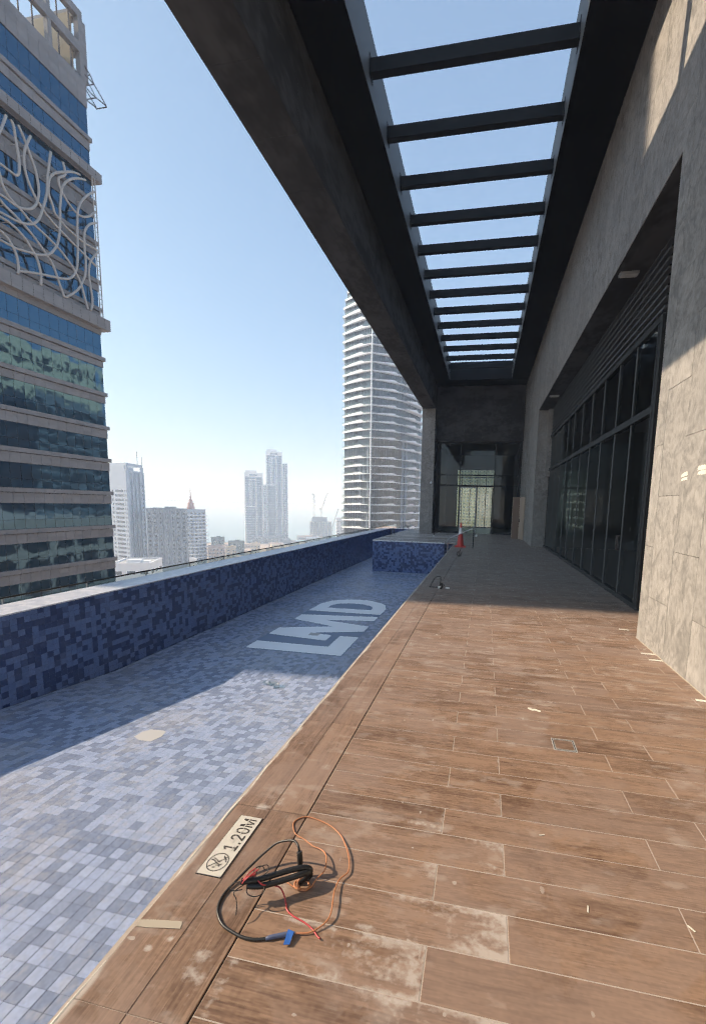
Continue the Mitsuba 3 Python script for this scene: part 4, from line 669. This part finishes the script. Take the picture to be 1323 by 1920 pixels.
put(At + '__crown', cat([extr(Polygon(pa).buffer(-.2).difference(Polygon(pa).buffer(-1.2)), 24.3, 26.0)] + [box(p[0] - .7, p[0] + .7, p[1] - .7, p[1] + .7, 21, 24.3) for p in inset(.94, [np.array(p) for p in pa])] + [extr(Polygon(pa).buffer(-5), 21, 23.5)] + [extr(Polygon([pa[0], (pa[1][0], pa[1][1]), (pa[1][0] - .5, pa[1][1] + 2), (pa[0][0], pa[0][1] + 2)]), 21, 24.3)]), 'pale_blue_wall')
put(At + '__antenna', cat([tube([(-255, 266, 25), (-255, 266, 36)], .22, 5), tube([(-252, 267, 25), (-252, 267, 32)], .22, 5)]), 'concrete')
t, P_ = block('slab_block', 'broad grey slab block beside the pale blue high-rise', 'apartment block', [(-236.5, 252.), (-216., 266.5), (-226., 280.), (-247., 266.)], GZ, -6.2, 'grey_block', 'window_dark', pitch=3.2, ww=.42, wh=.46)
put(t + '__pilaster', cat([fin(P_[0], P_[1], s, GZ, -6.2, .7, .5) for s in np.linspace(0.02, .98, 9)]), 'grey_block'); put(t + '__roof_hut', cat([extr(quad((-230, 262), 7, 5, 34), -6.2, -4.0), extr(quad((-236, 258), 5, 4, 34), -6.2, -4.8)]), 'grey_block')
put(t + '__podium', extr(quad((-238, 249.), 27, 16, 35), GZ, -46), 'grey_block')
t, P_ = block('spire_building', 'narrow balconied tower with a pinkish spire on its roof', 'tower', [(-271.5, 333.), (-263., 333.6), (-260, 346.), (-272., 347.)], GZ, -8.2, 'pale_blue_wall', 'window_dark', pitch=3.3, ww=.6, wh=.5)
put(t + '__balcony', bands([(-271.5, 333.), (-263., 333.6), (-260, 346.), (-272., 347.)], np.arange(GZ + 4, -13, 3.3), .7, 1.1), 'white_paint', stuff=True)
put(t + '__spire', lathe([(3.3, -7.3), (3.3, -5), (2.6, -4.8), (2.6, -1.5), (1.8, -1.3), (1.5, 1.2), (.8, 1.6), (.55, 4), (.25, 7), (.02, 13)], 12, (-269.0, 338, 0)), 'spire_pink')
t, _ = block('white_flat_building', 'low white flat roofed building just over the balustrade', 'building', [(-175., 164.), (-160., 171.5), (-169., 189.), (-184., 181.)], GZ, -30.5, 'white_paint', 'window_dark', pitch=5, ww=.6, wh=.3)
put(t + '__roof_box', cat([extr(quad((-172, 170), 6, 4, 26), -30.5, -28.6), extr(quad((-166, 173), 3, 3, 26), -30.5, -29.2)]), 'white_paint'); put(t + '__roof_slab', extr(Polygon([(-174., 165.), (-160.6, 171.8), (-169., 188.), (-183., 181.)]), -30.5, -30.2), 'concrete')
for (nm, lb, p, w, d, deg, zt, wl) in [('town_house', 'beige villa with a stepped roof near the balustrade', (-252, 337), 13, 10, 34, -42.0, 'pink_wall'), ('town_house', 'pale villa at the right of the beige villa', (-240, 346), 9, 9, 34, -43.2, 'cream_wall'), ('town_house', 'pink low house behind the beige villa', (-262, 352), 14, 10, 36, -44.5, 'pink_wall'),
        ('green_hall', 'long dark green low building before the sea', (-308, 418), 14, 9, 36, -42.0, 'green_dark'), ('green_hall', 'dark green netted building site left of the seafront towers', (-283, 413), 17, 12, 33, -45.2, 'green_dark'), ('low_shop', 'small cream building in front of the seafront towers', (-262, 424), 10, 8, 30, -47.5, 'cream_wall'), ('low_shop', 'long low beige building on the sand', (-330, 470), 40, 10, 34, -56.5, 'pink_wall'), ('town_house', 'white house at the foot of the spire building', (-262, 322), 7, 7, 30, -53.0, 'white_paint'), ('low_shop', 'flat beige building at the right of the seafront towers', (-300, 620), 40, 14, 24, -54.5, 'pink_wall'), ('low_shop', 'white flat building on the shore beside the construction tower', (-270, 590), 30, 12, 24, -53.5, 'white_paint')]:
    t, P_ = block(nm, lb, 'building', quad(p, w, d, deg), GZ, zt, wl, 'window_dark', pitch=3.2, ww=.45, wh=.42)
    put(t + '__roof_box', extr(quad(np.array(p) + [w * .25, d * .55], w * .3, d * .3, deg), zt, zt + 2.2), wl)
for k in range(46):
    u, s = rng.uniform(-230, 250), rng.uniform(480, 650); c = dv * s + pv * u * s / 600
    if abs(u + 10) < 55: continue
    w, d, h = rng.uniform(8, 18), rng.uniform(7, 12), rng.uniform(3.5, 9); m = extr(quad(c, w, d, rng.uniform(15, 50)), GZ, GZ + h)
    t = thing('shore_house', ['tiny pink house in the strip of low houses before the sea', 'tiny cream house in the strip of low houses before the sea', 'tiny white house in the strip of low houses before the sea', 'tiny grey house in the strip of low houses before the sea'][(hc := int(rng.integers(4)))], 'house', 'low houses along the shore'); put(t + '__wall', m, ['pink_wall', 'cream_wall', 'white_paint', 'grey_block'][hc])
# construction tower and cranes
Kt = thing('construction_tower', 'grey concrete tower under construction with cranes on top', 'tower'); pk = quad((-286.5, 638.5), 36.5, 28, 22)
put(Kt + '__core', extr(Polygon(pk).buffer(-1.2, join_style=2), GZ, -31), 'grey_block'); put(Kt + '__floor_slab', bands(pk, np.arange(GZ + 4, -30, 3.6), .7, 0), 'concrete', stuff=True); put(Kt + '__column', cat([fin(pk[0], pk[1], s, GZ, -30.5, 1.4, -.1) for s in np.linspace(.04, .96, 8)]), 'concrete', stuff=True); put(Kt + '__upper_screen', extr(quad((-283.5, 641), 25, 18, 22), -31, -22.3), 'grey_block')
def lattice(a, b, w):
    a, b = np.array(a, float), np.array(b, float); d = (b - a) / np.linalg.norm(b - a); n = np.cross(d, [.3, .8, .2]); n /= np.linalg.norm(n); m = np.cross(d, n); o = []
    for u, v in ((1, 1), (1, -1), (-1, 1), (-1, -1)): o.append(tube([a + (n * u + m * v) * w, b + (n * u + m * v) * w], .16, 4))
    k = max(3, int(np.linalg.norm(b - a) / (3 * w))); pts = [a + (b - a) * i / k + (n * (-1) ** i) * w for i in range(k + 1)]; o.append(tube(pts, .12, 4)); return cat(o)
for lb, P0, P1, P2 in [('thin tower crane mast at the left of the construction tower', (-281.5, 645, -24), (-281.5, 645, 15), (-280, 645.5, -4)), ('luffing crane with its jib raised over the construction tower', (-270, 648, -24), (-269.6, 648, -9), (-259.5, 650, 18)), ('luffing crane standing between the construction tower and the balcony tower', (-231.5, 598, -60), (-231, 597, -37), (-222, 600.2, -6.5))]:
    t = thing('tower_crane', lb, 'crane'); put(t + '__mast', lattice(P0, P1, .9), 'concrete'); put(t + '__jib', lattice(P1, P2, .5), 'concrete'); put(t + '__counterweight', box(P1[0] - 3, P1[0] - 1, P1[1] - 1, P1[1] + 1, P1[2] - .5, P1[2] + 1.5), 'concrete')
t, P_ = block('white_balcony_block', 'white balconied block peeking out left of the wavy tower', 'apartment block', quad((-147.2, 393), 14, 12, 18), GZ, -13.8, 'white_paint', 'glass_grey', pitch=3.3, ww=.7, wh=.55); put(t + '__balcony', bands(P_, np.arange(GZ + 4, -14, 3.3), .5, 1.2), 'white_paint', stuff=True)
block('beige_tower', 'beige tower showing between the wavy tower and the stone column', 'tower', quad((-49, 266), 16, 14, 8), GZ, 37.5, 'cream_wall', 'window_dark', pitch=3.3, ww=.4, wh=.4)
t = thing('grey_glass_tower', 'grey glass tower edge beside the stone column', 'tower'); put(t + '__body', extr(quad((-43.2, 250), 12, 12, 5), GZ, 46), 'glass_pale'); put(t + '__floor_line', bands(quad((-43.2, 250), 12, 12, 5), np.arange(GZ + 4, 45, 3.4), .6, .06), 'grey_block', stuff=True)
# seen through the lobby
block('cream_apartment_tower', 'cream tower with rows of small dark windows seen through the lobby', 'apartment block', quad((-25, 398), 16.5, 16, 9), GZ, 78, 'cream_wall', 'window_dark', pitch=3.0, ww=.55, wh=.52, nz=44)
block('tan_apartment_tower', 'tan tower with small windows seen right of the cream tower', 'apartment block', quad((-8.2, 404), 16, 14, 5), GZ, 64, 'ochre_wall', 'window_dark', pitch=4.0, ww=.35, wh=.42, nz=38)
# buildings across the street that the office tower's glass reflects
block('cream_block', 'cream block mirrored in the office tower glass', 'apartment block', quad((62, 100), 30, 34, 0), GZ, 48, 'bright_cream', 'window_dark', pitch=5.2, ww=.62, wh=.58)
block('dark_block', 'dark block mirrored in the office tower glass', 'office block', quad((54, 66), 30, 28, 0), GZ, 52, 'black_matt', 'glass_grey', pitch=4, ww=.85, wh=.7)
block('grey_office_block', 'low grey block mirrored in the office tower glass', 'office block', quad((34, 88), 16, 22, 0), GZ, 27, 'grey_block', 'window_dark', pitch=3.6, ww=.9, wh=.75)
# the building under the pool
Pd = thing('podium_building', 'building block that carries the pool deck', 'building'); put(Pd + '__wall', boxes([(-8.6, 30, -40, 70, GZ, -2.0), (10.0, 30, 6, 60, -2.0, 9.0)]), 'pink_wall'); put(Pd + '__window', cat([face((-8.6, 70), (-8.6, -40), GZ + 2, -4, 24, 15, .80, .70, skip=.16)]), 'window_dark', stuff=True)
